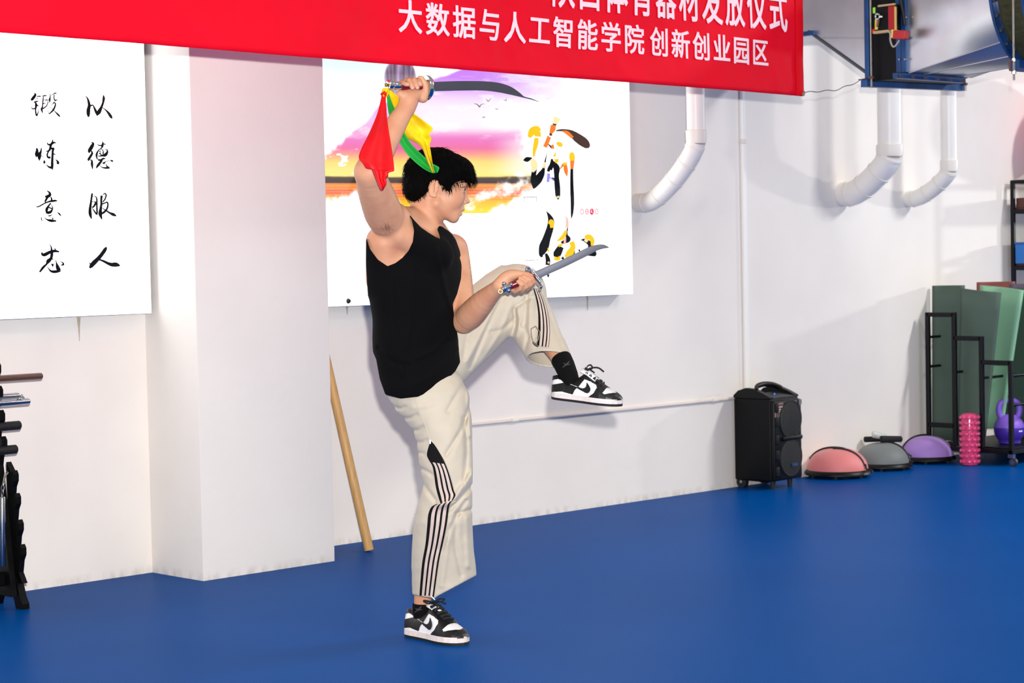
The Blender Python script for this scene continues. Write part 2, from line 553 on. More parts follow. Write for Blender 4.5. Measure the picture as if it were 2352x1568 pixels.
def print_panel():
    x0, x1 = PIL_X1 + 0.02, 7.45
    z0, z1 = 1.52, 2.40
    nx, nz = 400, 270
    X, Z = np.meshgrid(np.linspace(x0, x1, nx), np.linspace(z0, z1, nz))
    Y = FACE_Y - 0.0016
    D = np.stack([X - CAM.x, np.full_like(X, Y), Z - CAM.z], -1)
    k = F_PX / (D @ np.array(_F))
    px = 1176 + k * (D @ np.array(_R)); py = 784 - k * (D @ np.array(_U))
    ys = [120, 180, 235, 275, 300, 322, 340, 356, 372, 392, 404, 408, 419, 421, 432, 440, 452, 465, 480, 520]
    cs = [(190, 110, 245), (205, 130, 250), (225, 175, 252), (236, 190, 240), (242, 160, 215), (236, 110, 190), (238, 105, 160), (250, 165, 130),
          (255, 220, 110), (255, 236, 130), (255, 236, 120), (70, 45, 10), (30, 20, 10), (240, 140, 50), (245, 120, 60), (235, 70, 80), (250, 130, 30), (255, 200, 0), (255, 225, 20), (255, 245, 90)]
    warp = py + 5 * (fbm(px / 60, py / 14, 3) - 0.5)
    tree = (warp > 404) & (warp < 421)
    rgb = np.stack([np.interp(warp, ys, [c[i] for c in cs]) for i in range(3)], -1)
    stripes = 0.5 + 0.5 * np.sin(py * 0.9 + 2 * fbm(px / 90, py / 4, 9))
    w = smoothstep(421, 428, py) * (1 - smoothstep(470, 480, py)) * stripes
    rgb = rgb * (1 - 0.55 * w[..., None]) + np.array([255, 200, 60]) * 0.55 * w[..., None]
    # paper white around the torn-edged picture
    edge = [(700, 470), (700, 392), (770, 345), (800, 315), (838, 285), (868, 247), (905, 228), (950, 205), (985, 188), (1095, 148), (1180, 120), (1400, 120), (1400, 205), (1290, 215),
            (1200, 262), (1190, 330), (1215, 395), (1224, 425), (1165, 462), (1100, 500), (1010, 525), (960, 520), (900, 445), (800, 440), (760, 455)]
    nz_ = (fbm(px / 16, py / 16, 5) - 0.5)
    soft = np.where(py < 300, 3.0, 8.0)
    sd = poly_sd(px, py, edge) + nz_ * np.where(py < 300, 6, 34)
    a = 1 - smoothstep(-soft, soft, sd)
    # pale sky in the middle and to the right
    pale = smoothstep(190, 250, py) * (1 - smoothstep(288, 318, py)) * smoothstep(860, 980, px) * (0.8 + 0.2 * smoothstep(1080, 1170, px))
    pale = np.maximum(pale, smoothstep(1060, 1330, px + 60 * nz_) * (1 - smoothstep(300, 345, py)))
    pale = np.maximum(pale, smoothstep(1110, 1215, px) * smoothstep(300, 330, py) * (1 - smoothstep(398, 404, py)) * 0.8)
    cloud = smoothstep(0.52, 0.68, fbm(px / 40, py / 13, 11)) * (1 - smoothstep(300, 330, py)) * 0.5
    cloud = np.maximum(cloud, smoothstep(0.56, 0.62, fbm(px / 22, py / 9, 21)) * smoothstep(330, 350, py) * (1 - smoothstep(398, 404, py)) * (px < 830))
    cloud = np.maximum(cloud, (1 - smoothstep(-14, 6, poly_sd(px, py, [(1060, 470), (1140, 425), (1200, 408), (1222, 428), (1150, 445), (1080, 478)]) + nz_ * 60)) * 0.95)
    a = a * (1 - pale) * (1 - cloud)
    rgb = 255 * (1 - a[..., None]) + rgb * a[..., None]
    tl = (1 - smoothstep(0, 150, np.hypot((px - 800) * 0.8, (py - 135) * 2))) * (a < 0.05)
    rgb = rgb - tl[..., None] * np.array([26, 6, 2])
    # back of a painted head with grey hair, half hidden by the banner
    hx, hy = (px - 919) / 37, (py - 178) / 46
    r = np.hypot(hx, hy)
    ha = (1 - smoothstep(0.9, 1.03, r)) * (py < 232)
    st = vnoise(hx * 9 + 0.6 * hx * hy, hy * 1.2, 31)
    hair = np.stack([70 + 120 * st, 55 + 110 * st, 72 + 135 * st], -1) + (smoothstep(-0.3, 0.5, hy) * 40)[..., None]
    rgb = rgb * (1 - ha[..., None]) + np.clip(hair, 0, 235) * ha[..., None]
    c = np.clip(rgb / 255, 0, 1)
    c = np.where(c <= 0.04045, c / 12.92, ((c + 0.055) / 1.055) ** 2.4)
    white = smoothstep(0.93, 1.0, c.min(-1))[..., None]
    c = c * (1.0 + 1.0 * white)
    verts = np.stack([X, np.full_like(X, Y), Z], -1).reshape(-1, 3)
    idx = np.arange(nx * nz).reshape(nz, nx)
    q = np.stack([idx[:-1, :-1], idx[:-1, 1:], idx[1:, 1:], idx[1:, :-1]], -1).reshape(-1, 4)
    me = bpy.data.meshes.new('sunset_print')
    me.from_pydata(verts.tolist(), [], q.tolist())
    at = me.color_attributes.new('print', 'FLOAT_COLOR', 'POINT')
    at.data.foreach_set('color', np.concatenate([c.reshape(-1, 3), np.ones((nx * nz, 1))], 1).astype(np.float32).ravel())
    return link_mesh('sunset_print', me, vcol_glow('lit_sunset_print'), box_r, world_space=True)
print_panel()

GOLD = glow('print_gold', (255, 196, 30), 1.0); ORANGE = glow('print_orange', (236, 122, 40), 1.0)
CREAM = glow('print_cream', (255, 226, 170), 1.0); BROWN = glow('print_brown', (74, 50, 38), 0.8)
PBLUE = glow('print_blue', (150, 140, 250), 1.0); PINK = glow('print_pink', (246, 190, 180), 1.0)
CYAN = glow('print_pale_cyan', (196, 226, 234), 1.0); RED = glow('print_red', (232, 30, 80), 1.0); PINKISH = glow('print_bird', (120, 60, 60), 0.9)
A7 = lambda s: [(1180 + x / 7.84, 250 + y / 7.84, w / 7.84) for x, y, w in s]
A6 = lambda s: [(1190 + x / 6.273, 440 + y / 6.273, w / 6.273) for x, y, w in s]
A3 = lambda s: [(780 + x / 3.36, 100 + y / 3.36, w / 3.36) for x, y, w in s]
def ink(material, strokes, name='printed_stroke'):
    mb = MB()
    for k, s in enumerate(strokes):
        if name != 'printed_small_text': mb = MB()
        brush(mb, [(q[0], q[1], q[2] * (1.3 if name == 'printed_stroke' else 1.0)) for q in s], lift=0.0020 + ink.k * 0.00006)
        ink.k += 1
        if name != 'printed_small_text': mb.build(name, material, box_r, fix=False, world_space=True)
    if name == 'printed_small_text': tag(mb.build(name, material, box_r, fix=False, world_space=True), kind='stuff')
ink.k = 0
ink(INK, [A7([(175, 925, 14), (240, 910, 70), (330, 885, 20)]), A7([(385, 1060, 60), (360, 1180, 70), (350, 1300, 70), (362, 1435, 20)]), A7([(365, 1420, 40), (430, 1290, 110), (500, 1170, 90), (540, 1070, 40), (575, 900, 18), (602, 780, 4)]),
          A7([(690, 900, 30), (680, 1010, 60), (640, 1070, 50), (620, 1130, 40)]), A7([(700, 950, 40), (770, 1060, 90), (770, 1200, 70), (785, 1400, 80), (795, 1570, 70)]), A7([(700, 1080, 60), (650, 1060, 40)]), A7([(690, 1235, 20), (760, 1300, 40)]),
          A7([(1045, 1080, 42), (1045, 1300, 48), (1052, 1570, 54)]), A6([(780, 0, 42), (782, 200, 40), (775, 330, 26), (765, 400, 4)]), A6([(568, 0, 58), (572, 60, 50), (578, 115, 14)]),
          A6([(405, 278, 4), (450, 350, 44), (474, 420, 72), (462, 520, 80), (410, 680, 90), (370, 800, 110), (335, 900, 60), (345, 945, 20)]), A6([(400, 890, 30), (430, 980, 54), (425, 1060, 50)]), A6([(432, 1190, 34), (436, 1235, 14)]),
          A6([(712, 520, 14), (700, 620, 26), (720, 690, 60), (620, 740, 30)]), A6([(620, 790, 70), (560, 900, 90), (530, 945, 40)]), A6([(815, 850, 20), (780, 890, 60), (730, 930, 20)]), A6([(905, 695, 10), (960, 700, 40), (1040, 760, 60), (1060, 860, 100), (1105, 910, 40), (1000, 915, 14)]), A6([(630, 945, 40), (660, 975, 20)]), A6([(875, 830, 20), (890, 865, 20)])])
ink(BROWN, [A7([(760, 395, 20), (830, 385, 30), (920, 390, 44), (1040, 440, 90), (1160, 530, 130), (1270, 610, 130), (1330, 670, 90), (1355, 700, 30)]), A7([(700, 270, 24), (770, 292, 30)]), A7([(640, 455, 40), (695, 462, 40)]), A7([(620, 480, 14), (630, 560, 18), (622, 630, 16), (690, 700, 36)])])
ink(ORANGE, [A7([(715, 290, 70), (700, 370, 80), (665, 440, 40)]), A7([(640, 500, 60), (600, 600, 60), (560, 690, 60)]), A7([(700, 640, 30), (705, 720, 44)]), A7([(925, 1000, 50), (940, 1110, 60), (960, 1215, 14)]), A7([(830, 1085, 14), (900, 990, 40)]), A7([(1055, 900, 70), (1048, 1080, 46)]), A7([(870, 400, 14), (960, 430, 50), (1060, 520, 40)])])
ink(GOLD, [A7([(275, 515, 50), (340, 400, 110), (420, 350, 70), (470, 400, 50)]), A7([(440, 400, 70), (430, 500, 100)]), A7([(410, 520, 60), (400, 620, 70), (370, 760, 50), (360, 860, 30)]), A7([(770, 610, 40), (830, 640, 70), (875, 670, 40)]), A7([(755, 780, 14), (730, 860, 40)]), A7([(770, 900, 70), (775, 970, 40)]), A7([(920, 960, 60), (930, 1010, 50)]), A7([(1045, 780, 50), (1050, 860, 84), (1055, 930, 70)]),
           A6([(440, 460, 20), (480, 430, 50), (490, 520, 40)]), A6([(434, 810, 14), (440, 870, 24)]), A6([(690, 560, 30), (640, 660, 50), (560, 710, 14)]), A6([(960, 670, 50), (1020, 650, 60), (1070, 700, 50), (1070, 780, 30)]), A6([(770, 720, 60), (790, 800, 60), (740, 890, 80), (680, 950, 40)]), A6([(520, 960, 40), (580, 970, 40), (600, 930, 20)]), A6([(580, 780, 30), (640, 760, 30)])])
ink(CREAM, [A7([(790, 150, 100), (760, 220, 90), (740, 260, 70)]), A7([(300, 960, 60), (350, 960, 100), (370, 1050, 90), (330, 1130, 40)]), A7([(560, 960, 30), (530, 1060, 40)]), A6([(960, 690, 30), (1000, 720, 30)]), A6([(570, 65, 36), (578, 90, 20)])])
ink(PBLUE, [A7([(630, 1160, 44), (615, 1320, 40)]), A7([(650, 1230, 20), (720, 1290, 20)])])
ink(PINK, [A6([(668, 350, 6), (705, 400, 30), (705, 520, 40)]), A6([(676, 660, 24), (672, 760, 24)]), A6([(430, 1030, 24), (450, 1010, 16)])])
ink(INK, [A6([(80, 80, 10), (268, 78, 10)]), A6([(83, 75, 8), (83, 146, 8)]), A6([(267, 75, 8), (267, 146, 8)]), A6([(105, 990, 10), (290, 984, 10)]), A6([(105, 925, 8), (107, 992, 8)]), A6([(289, 920, 8), (289, 986, 8)])], 'printed_bracket')
ink(PINKISH, [A3([(1036, 462, 2), (1062, 470, 6), (1080, 490, 8)]), A3([(1080, 490, 8), (1094, 470, 5), (1122, 465, 2)]), A3([(1130, 424, 2), (1147, 445, 6), (1170, 420, 2)]), A3([(1265, 432, 2), (1284, 440, 5), (1288, 420, 2)]), A3([(1196, 493, 2), (1214, 508, 6), (1230, 486, 2)]), A3([(1100, 566, 3), (1114, 570, 6), (1124, 562, 2)])], 'printed_bird')
rs = random.Random(3)
ink(CYAN, [A6([(x - 16, y + rs.uniform(-3, 3), 5), (x + rs.uniform(4, 18), y + rs.uniform(-3, 3), 5)]) for x, y0 in ((142, 232), (214, 205)) for y in range(y0, 880, 26) if rs.random() < 0.75] +
          [A6([(x, 412, 4), (x + rs.uniform(-2, 8), 440, 5)]) for x in range(905, 1490, 26) if rs.random() < 0.85], 'printed_small_text')
mbr = MB()
for cx in (923, 992, 1062, 1133):
    pts = [A6([(cx + 21 * math.cos(t), 288 + 38 * math.sin(t), 13 if cx != 1062 else 20)])[0] for t in np.linspace(0, 2 * math.pi, 15)]
    brush(mbr, pts, 0.0075, 2)
for s in ([(993, 262, 10), (995, 312, 10)], [(1048, 275, 12), (1075, 272, 14), (1055, 310, 14), (1078, 312, 10)], [(975, 285, 8), (1010, 285, 8)]):
    brush(mbr, A6(s), 0.0077, 2)
mbr.build('printed_red_seals', RED, box_r, fix=False, world_space=True)

# fixing bolt in the lower corner of the print
p = face(800, 691); s_ = mpp(p)
MB().lathe([(0, 0.012), (0.006, 0.012), (0.011, 0.006), (0.013, 0.0)], p, 20, Matrix.Rotation(math.pi / 2, 3, 'X')).build('fixing_bolt', mat('bolt_steel', (70, 70, 72), 0.25, 1.0), box_r, smooth=40, world_space=True)

# ================================================================== banner
BAN_Y = 5.9
def ban(px, py, off=0.0):
    return on_Y(px, py, BAN_Y - off)
tl, bl, br = ban(-60, 71), ban(-60, 71), ban(1844, 221)
top_z = bl.z + 0.92
bx0, bx1 = ban(-260, 60).x, ban(1845, 220).x
def ban_bottom(x):
    a, b = ban(0, 75.5), ban(1844, 221)
    return a.z + (b.z - a.z) * (x - a.x) / (b.x - a.x)
def ban_wave(x, z):
    return 0.010 * math.sin(2.1 * x + 1.3 * z) + 0.012 * (mnoise.noise((x * 1.7, z * 1.3, 4)) + 0.5 * mnoise.noise((x * 4.3, z * 3.1, 9))) + 0.005 * abs(mnoise.noise((x * 8 + z * 5, z * 7 - x * 3, 2)))
banner = empty('banner', (ban(900, 100).x, BAN_Y, ban_bottom(ban(900, 100).x)))
tag(banner, 'long red cloth banner with white Chinese lettering hung above the fighter', 'banner')
mb = MB()
nx, nz = 360, 44
vs, fs = [], []
for j in range(nz + 1):
    for i in range(nx + 1):
        x = bx0 + (bx1 - bx0) * i / nx
        zb = ban_bottom(x)
        z = zb + (top_z - zb) * j / nz
        sl = 0.012 * (z - zb)
        vs.append((x + (sl if i == nx else 0), BAN_Y + ban_wave(x, z), z))
for j in range(nz):
    for i in range(nx):
        a = j * (nx + 1) + i
        fs.append((a, a + 1, a + nx + 2, a + nx + 1))
mb.add(vs, fs)
BANRED = mat('banner_red', (238, 10, 38), 0.62, var=0.1, vscale=3.0, bump=0.25, bscale=9, spec=0.08)
cloth = mb.build('cloth', BANRED, banner, smooth=60, fix=False, world_space=True)
sm = cloth.modifiers.new('thick', 'SOLIDIFY'); sm.thickness = 0.0015
# sewn hem with the pole sleeve at the end
zb = ban_bottom(bx1)
MB().add([(bx1 - 0.055, BAN_Y - 0.004 + ban_wave(bx1 - .05, zb + t * (top_z - zb)), zb + 0.004 + t * (top_z - zb)) for t in np.linspace(0, 1, 20)] +
         [(bx1 - 0.012, BAN_Y - 0.014 + ban_wave(bx1 - .01, zb + t * (top_z - zb)), zb + 0.004 + t * (top_z - zb)) for t in np.linspace(0, 1, 20)] +
         [(bx1 + 0.006, BAN_Y - 0.002 + ban_wave(bx1, zb + t * (top_z - zb)), zb + 0.002 + t * (top_z - zb)) for t in np.linspace(0, 1, 20)],
         [(c * 20 + i, c * 20 + i + 1, (c + 1) * 20 + i + 1, (c + 1) * 20 + i) for c in range(2) for i in range(19)]).build('end_hem', mat('banner_hem_red', (222, 4, 26), 0.65, spec=0.1), banner, smooth=80, world_space=True)

LET = mat('banner_lettering', (255, 222, 228), 0.7, spec=0.2)
def glyph(ch, bold=0.018):
    c = bpy.data.curves.new('glyph', 'FONT')
    c.body = ch; c.size = 1.0; c.offset = bold; c.resolution_u = 3
    o = bpy.data.objects.new('glyph', c)
    COL.objects.link(o)
    bpy.context.view_layer.update()
    dg = bpy.context.evaluated_depsgraph_get()
    me = bpy.data.meshes.new_from_object(o.evaluated_get(dg))
    vs = [tuple(v.co) for v in me.vertices]; fs = [tuple(p.vertices) for p in me.polygons]
    bpy.data.objects.remove(o); bpy.data.curves.remove(c); bpy.data.meshes.remove(me)
    return vs, fs
def letter_line(chars, pxa, pxb, ztop, zbot, name):
    """chars set out evenly on the cloth between two photo columns; ztop/zbot give heights at any x"""
    xa, xb = ban(pxa, 100).x, ban(pxb, 100).x
    n = len(chars)
    pitch = (xb - xa) / (n - 0.12)
    mb = MB()
    for i, ch in enumerate(chars):
        vs, fs = glyph(ch, 0.0)
        for k, (ex, ey) in enumerate(((0, 0), (0.022, 0), (-0.022, 0), (0, 0.014), (0, -0.014), (0.018, 0.012), (-0.018, 0.012), (0.018, -0.012), (-0.018, -0.012))):
            out = []
            for (gx, gy, _) in vs:
                x = xa + pitch * (i + (gx + ex - 0.04) * 0.90)
                t = (gy + ey + 0.115) / 0.99
                z = zbot(x) + (ztop(x) - zbot(x)) * t
                out.append((x, BAN_Y - 0.004 - 0.0001 * k + ban_wave(x, z), z))
            mb.add(out, fs)
    mb.build(name, LET, banner, fix=False, world_space=True)
def line_z(p0, p1):
    a, b = ban(*p0), ban(*p1)
    return lambda x: a.z + (b.z - a.z) * (x - a.x) / (b.x - a.x)
zt2, zb2 = line_z((950, -1), (1740, 88)), line_z((950, 78), (1740, 153))
letter_line('大数据与人工智能学院', 920, 1477, zt2, zb2, 'lettering')
letter_line('创新创业园区', 1490, 1762, zt2, zb2, 'lettering')
zb1 = line_z((1293, 20), (1780, 74)); zt1 = lambda x: zb1(x) + 0.205
letter_line('陕西体育器材发放仪式', 1270, 1808, zt1, zb1, 'lettering')
# eyelet and the wire tied to it
pe = Vector((bx1 - 0.012, BAN_Y - 0.012, zb + 0.012))
MB().lathe([(0.005, -0.004), (0.011, -0.003), (0.012, 0.0), (0.011, 0.003), (0.005, 0.004)], pe, 16, Matrix.Rotation(math.pi / 2, 3, 'X')).build('eyelet', mat('eyelet_brass', (214, 200, 170), 0.3, 1.0), banner, smooth=50, world_space=True)
# ================================================================== pipes and conduits on the wall
PVC = mat('pvc_white', (238, 234, 228), 0.38, var=0.06, vscale=5, spec=0.5)
PVC2 = mat('pvc_collar', (232, 226, 216), 0.45, spec=0.4)
def waste_pipe(px, py, r, out, rise, bend, label, ncol):
    W = on_Y(px, py, WALL_Y)
    t = empty('waste_pipe', (W.x, WALL_Y, W.z))
    path = bez([(0, -0.001, 0), (0, -out * 0.22, 0.004), (0, -out * 0.45, rise * 0.18), (0, -out * 0.72, rise * 0.48), (0, -out * 0.93, rise * 0.8), (0, -out, rise)], 6)
    MB().tube(path, r * 1.04, 24).build('elbow', PVC, t, smooth=50)
    MB().tube([(0, -out, rise), (0, -out, 2.9 - W.z)], r, 24).build('straight_pipe', PVC, t, smooth=50)
    MB().tube([(0, -out, rise - 0.01), (0, -out, rise + 0.012), (0, -out, rise + 0.055), (0, -out, rise + 0.06)], [r * 1.05, r * 1.13, r * 1.13, r * 1.05], 24).build('collar', PVC2, t, smooth=30)
    for k in range(ncol):
        i = int(len(path) * (0.16 + 0.72 * k / max(ncol - 1, 1)))
        a, b = Vector(path[i]), Vector(path[min(i + 1, len(path) - 1)])
        d = (b - a).normalized() * 0.006
        MB().tube([a - d, a + d], r * 1.10, 24).build('joint_ring', PVC2, t, smooth=30)
    tag(t, label, 'pipe', 'white waste pipes on the wall')
waste_pipe(1462, 466, 0.0475, 0.42, 0.30, 0, 'white waste pipe with a long swan-neck bend beside the sunset light box', 5)
waste_pipe(1935, 446, 0.0690, 0.34, 0.215, 0, 'thickest white waste pipe, its elbow entering the wall below the blue beam', 4)
waste_pipe(2085, 457, 0.0475, 0.30, 0.165, 0, 'white waste pipe nearest the equipment shelf', 4)

t = empty('cable_trunking', (on_Y(1703, 300, WALL_Y).x, WALL_Y, 0.5))
cx = on_Y(1703, 300, WALL_Y).x
zc = on_Y(1690, 914, WALL_Y).z
MB().rbox((0, -0.010, (2.9 - 0.5) / 2), (0.030, 0.020, 2.9 - 0.5), 0.004, seg=1).build('channel', mat('trunking_white', (248, 246, 240), 0.35), t)
MB().rbox((0, -0.011, on_Y(1703, 325, WALL_Y).z - 0.5), (0.034, 0.023, 0.03), 0.004, seg=1).build('clip', PVC2, t)
tag(t, 'thin vertical white cable trunking running down to the loudspeaker', 'trunking')
t = empty('wall_conduit', (on_Y(1400, 943, WALL_Y).x, WALL_Y, zc))
xa, xb = on_Y(1015, 980, WALL_Y).x, cx - 0.02
MB().tube([(xa - t.location.x, -0.009, 0), (xb - t.location.x, -0.009, 0)], 0.0085, 12).build('tube', mat('conduit_white', (222, 212, 206), 0.5), t, smooth=50)
for px in (1178, 1640):
    x = on_Y(px, 950, WALL_Y).x - t.location.x
    MB().tube([(x - 0.02, -0.009, 0), (x + 0.02, -0.009, 0)], 0.0115, 12).build('saddle_clip', PVC2, t, smooth=50)
tag(t, 'thin white conduit running level along the wall behind the raised foot', 'conduit')

# ================================================================== wooden staff
b, tp = on_floor(848, 1266), Vector((5.815, WALL_Y - 0.03, 1.06))
t = empty('wooden_staff', b)
r = 0.0215
ax = (tp - b).normalized()
off = Vector((0, 0, r * math.sqrt(1 - ax.z ** 2)))
MB().tube([off, off + ax * 0.004, off + ax * ((tp - b).length - 0.004), off + ax * (tp - b).length], [r * 0.94, r, r * 0.93, r * 0.85], 20).build('shaft', mat('ash_wood', (206, 160, 98), 0.5, var=0.22, vscale=12, stretch=(6, 6, 0.6)), t, smooth=50)
tag(t, 'plain yellow wooden staff leaning on the wall behind the pillar', 'staff')

# ================================================================== loudspeaker
a = math.radians(48)
t = empty('trolley_speaker', on_floor(1776, 1126), -YAW + a)
Wd, Dp, Hb, z0 = 0.275, 0.245, 0.455, 0.045
BLK = mat('speaker_black', (6, 7, 9), 0.5, bump=0.15, bscale=240, spec=0.2)
BLK2 = mat('speaker_black_gloss', (6, 6, 8), 0.4, spec=0.25)
MB().rbox((Wd / 2, Dp / 2 + 0.012, z0 + Hb / 2), (Wd, Dp, Hb), 0.010).build('cabinet', BLK, t, smooth=40)
MB().rbox((Wd / 2, 0.004, z0 + Hb / 2 - 0.005), (Wd - 0.010, 0.03, Hb - 0.015), 0.010).build('front_baffle', BLK2, t, smooth=40)
# sloped control top with a carrying handle
prof = [(0, 0), (0, 0.008), (0.05, 0.030), (0.11, 0.052), (0.165, 0.056), (0.215, 0.040), (Dp, 0.014), (Dp, 0)]
for sx in (0.0, Wd - 0.034):
    MB().prism([(sx, y + 0.012, z0 + Hb + z) for y, z in prof], (0.034, 0, 0)).build('top_cheek', BLK2, t)
MB().prism([(0.03, y + 0.012, z0 + Hb - 0.002 + z) for y, z in [(0, 0), (0, 0.008), (0.12, 0.026), (0.16, 0.020), (Dp, 0.008), (Dp, 0)]], (Wd - 0.06, 0, 0)).build('control_panel', mat('panel_black', (26, 27, 30), 0.4, bump=0.3, bscale=120), t)
MB().tube(bez([(0.02, 0.115, z0 + Hb + 0.042), (0.06, 0.14, z0 + Hb + 0.062), (Wd / 2, 0.15, z0 + Hb + 0.070), (Wd - 0.06, 0.14, z0 + Hb + 0.062), (Wd - 0.02, 0.115, z0 + Hb + 0.042)], 6), 0.015, 12, ry=0.011).build('handle', BLK2, t, smooth=50)
MB().lathe([(0, 0.004), (0.004, 0.004), (0.005, 0)], (0.135, 0.075, z0 + Hb + 0.017), 12).build('power_light', glow('blue_led', (40, 120, 255), 2.5), t)
GR = mat('speaker_grille', (9, 10, 11), 0.5, bump=0.9, bscale=420)
for zc_, rr in ((0.335, 0.098), (0.125, 0.098)):
    mt = Matrix.Rotation(math.pi / 2, 3, 'X')
    MB().lathe([(0.0, 0.018), (rr * 0.5, 0.016), (rr * 0.85, 0.009), (rr, 0.004), (rr * 1.06, 0.007), (rr * 1.12, 0.0)], (Wd / 2 + 0.02, -0.011, z0 + zc_), 28, mt).build('driver_grille', GR, t, smooth=50)
for z in (0.405, 0.33, 0.23, 0.145, 0.055):
    MB().rbox((0.026, -0.013, z0 + z), (0.03, 0.012, 0.052), 0.004).build('port_trim', mat('port_grey', (15, 16, 18), 0.5, spec=0.2), t, smooth=40)
for z in (0.232,):
    MB().rbox((Wd / 2 + 0.03, -0.016, z0 + z), (Wd - 0.09, 0.018, 0.022), 0.006).build('cross_bar', BLK2, t, smooth=40)
lab = [(0.012, 0.43), (0.088, 0.43), (0.088, 0.408), (0.062, 0.375), (0.040, 0.345), (0.012, 0.345)]
MB().prism([(x, -0.0130, z0 + z) for x, z in lab], (0, 0.004, 0)).build('sticker', mat('sticker_silver', (176, 160, 150), 0.4), t)
lab2 = [(0.015, 0.427), (0.085, 0.427), (0.085, 0.409), (0.060, 0.377), (0.039, 0.348), (0.015, 0.348)]
MB().prism([(x, -0.0138, z0 + z) for x, z in lab2], (0, 0.0025, 0)).build('sticker_print', mat('sticker_brown', (96, 58, 48), 0.5, var=0.3, vscale=60), t)
for z, x1 in ((0.409, 0.08), (0.396, 0.062), (0.385, 0.052)):
    MB().box(((0.019 + x1) / 2, -0.0148, z0 + z), (x1 - 0.019, 0.002, 0.0055)).build('sticker_text', mat('sticker_text', (214, 204, 196), 0.5, var=0.6, vscale=300), t)
MB().box((0.042, -0.0148, z0 + 0.4205), (0.046, 0.002, 0.005)).build('sticker_red_bar', mat('sticker_red', (170, 40, 40), 0.5), t)
MB().box((Wd - 0.022, -0.0138, z0 + 0.425), (0.026, 0.003, 0.028)).build('model_badge', mat('badge_grey', (140, 142, 146), 0.4, var=0.6, vscale=160), t)
MB().box((0.165, -0.031, z0 + 0.085), (0.052, 0.004, 0.016)).build('maker_badge', mat('badge_chrome', (200, 205, 205), 0.18, 1.0, var=0.6, vscale=200), t)
for (x, y) in ((0.03, Dp - 0.02),):
    for sx in (0.03, Wd - 0.03):
        w = MB().tube([(sx - 0.014, y, 0.032), (sx + 0.014, y, 0.032)], 0.032, 20).build('wheel', mat('wheel_rubber', (22, 21, 20), 0.6), t, smooth=40)
        MB().tube([(sx - 0.017, y, 0.034), (sx + 0.017, y, 0.034)], 0.008, 12).build('hub', mat('hub_steel', (180, 180, 182), 0.3, 1.0), w)
for sx in (0.04, Wd - 0.07):
    MB().tube([(sx, 0.03, 0.0), (sx, 0.03, z0 + 0.005)], [0.012, 0.016], 14).build('foot', mat('foot_rubber', (18, 18, 19), 0.6), t, smooth=40)
tag(t, 'black trolley loudspeaker with carrying handle and brown sticker', 'speaker')

# ================================================================== balance half-balls
def half_ball(px, py, R, rgb, label, cords, handles=False):
    c = on_floor(px, py)
    t = empty('balance_half_ball', c, -YAW)
    hb = R * 0.235
    MB().lathe([(R * 0.80, 0.012), (R * 0.97, 0.016), (R, hb * 0.42), (R * 0.985, hb * 0.7), (R * 0.93, hb * 0.95), (R * 0.9, hb)], n=48).build('base_rim', mat('rim_black', (9, 9, 11), 0.42, spec=0.3), t, smooth=40)
    for k in range(6):
        an = k * math.pi / 3 + 0.3
        MB().lathe([(0.012, 0.0), (0.014, 0.014)], (R * 0.82 * math.cos(an), R * 0.82 * math.sin(an), 0), 12).build('foot_stud', mat('stud_black', (20, 20, 20), 0.7), t)
    n = 14
    hd = R * 0.66
    pr = [(R * 0.915 * math.cos(i / n * math.pi / 2) ** 0.85, hb * 0.9 + hd * math.sin(i / n * math.pi / 2)) for i in range(n)] + [(0.0, hb * 0.9 + hd)]
    MB().lathe(pr, n=48).build('dome', mat('dome_%d_%d_%d' % rgb, rgb, 0.55, bump=0.2, bscale=160, sheen=0.2), t, smooth=60)
    def dome_pt(ang, f):  # f in -1..1 across the dome along direction ang
        th = f * math.pi / 2
        rr = R * 0.915 * abs(math.sin(th)) ** 0.95 * (1 if f >= 0 else -1) if abs(f) > 1e-4 else 0.0
        zz = hb * 0.9 + hd * math.cos(th) + 0.006
        return Vector((rr * math.cos(ang), rr * math.sin(ang), zz))
    CORD = mat('cord_black', (14, 14, 16), 0.5)
    for (ang, o, f0, f1, tail) in cords:
        side = Vector((-math.sin(ang), math.cos(ang), 0)) * o
        pts = []
        for i in range(17):
            f = f0 + (f1 - f0) * i / 16
            q = dome_pt(ang, f) + side
            rad = math.hypot(q.x, q.y) / (R * 0.915)
            if rad < 0.999:
                q.z = hb * 0.9 + hd * math.sqrt(max(0, 1 - rad ** 2.25)) + 0.006
            pts.append(q)
        pts += [Vector(p) for p in tail]
        MB().tube(bez([tuple(p) for p in pts], 3), 0.0052, 8).build('resistance_cord', CORD, t, smooth=60)
    if handles:
        FO = mat('handle_foam', (18, 18, 20), 0.8); WH = mat('handle_grip_grey', (202, 204, 200), 0.45)
        z = hb * 0.9 + hd + 0.018
        MB().tube([(-0.105, 0.02, z), (-0.10, 0.02, z), (0.02, 0.03, z), (0.025, 0.03, z)], [0.012, 0.017, 0.017, 0.012], 14).build('handle', FO, t, smooth=50)
        MB().tube([(-0.062, -0.02, z + 0.034), (-0.057, -0.02, z + 0.034), (0.02, 0.01, z + 0.012), (0.028, 0.012, z + 0.01)], [0.016, 0.021, 0.019, 0.014], 14).build('handle', WH, t, smooth=50)
        MB().tube([(-0.018, -0.03, z + 0.004), (-0.012, -0.03, z + 0.004), (0.115, 0.02, z - 0.002), (0.12, 0.022, z - 0.002)], [0.014, 0.021, 0.018, 0.012], 14).build('handle', FO, t, smooth=50)
    tag(t, label, 'balance ball', 'balance half-balls along the wall')
    return t
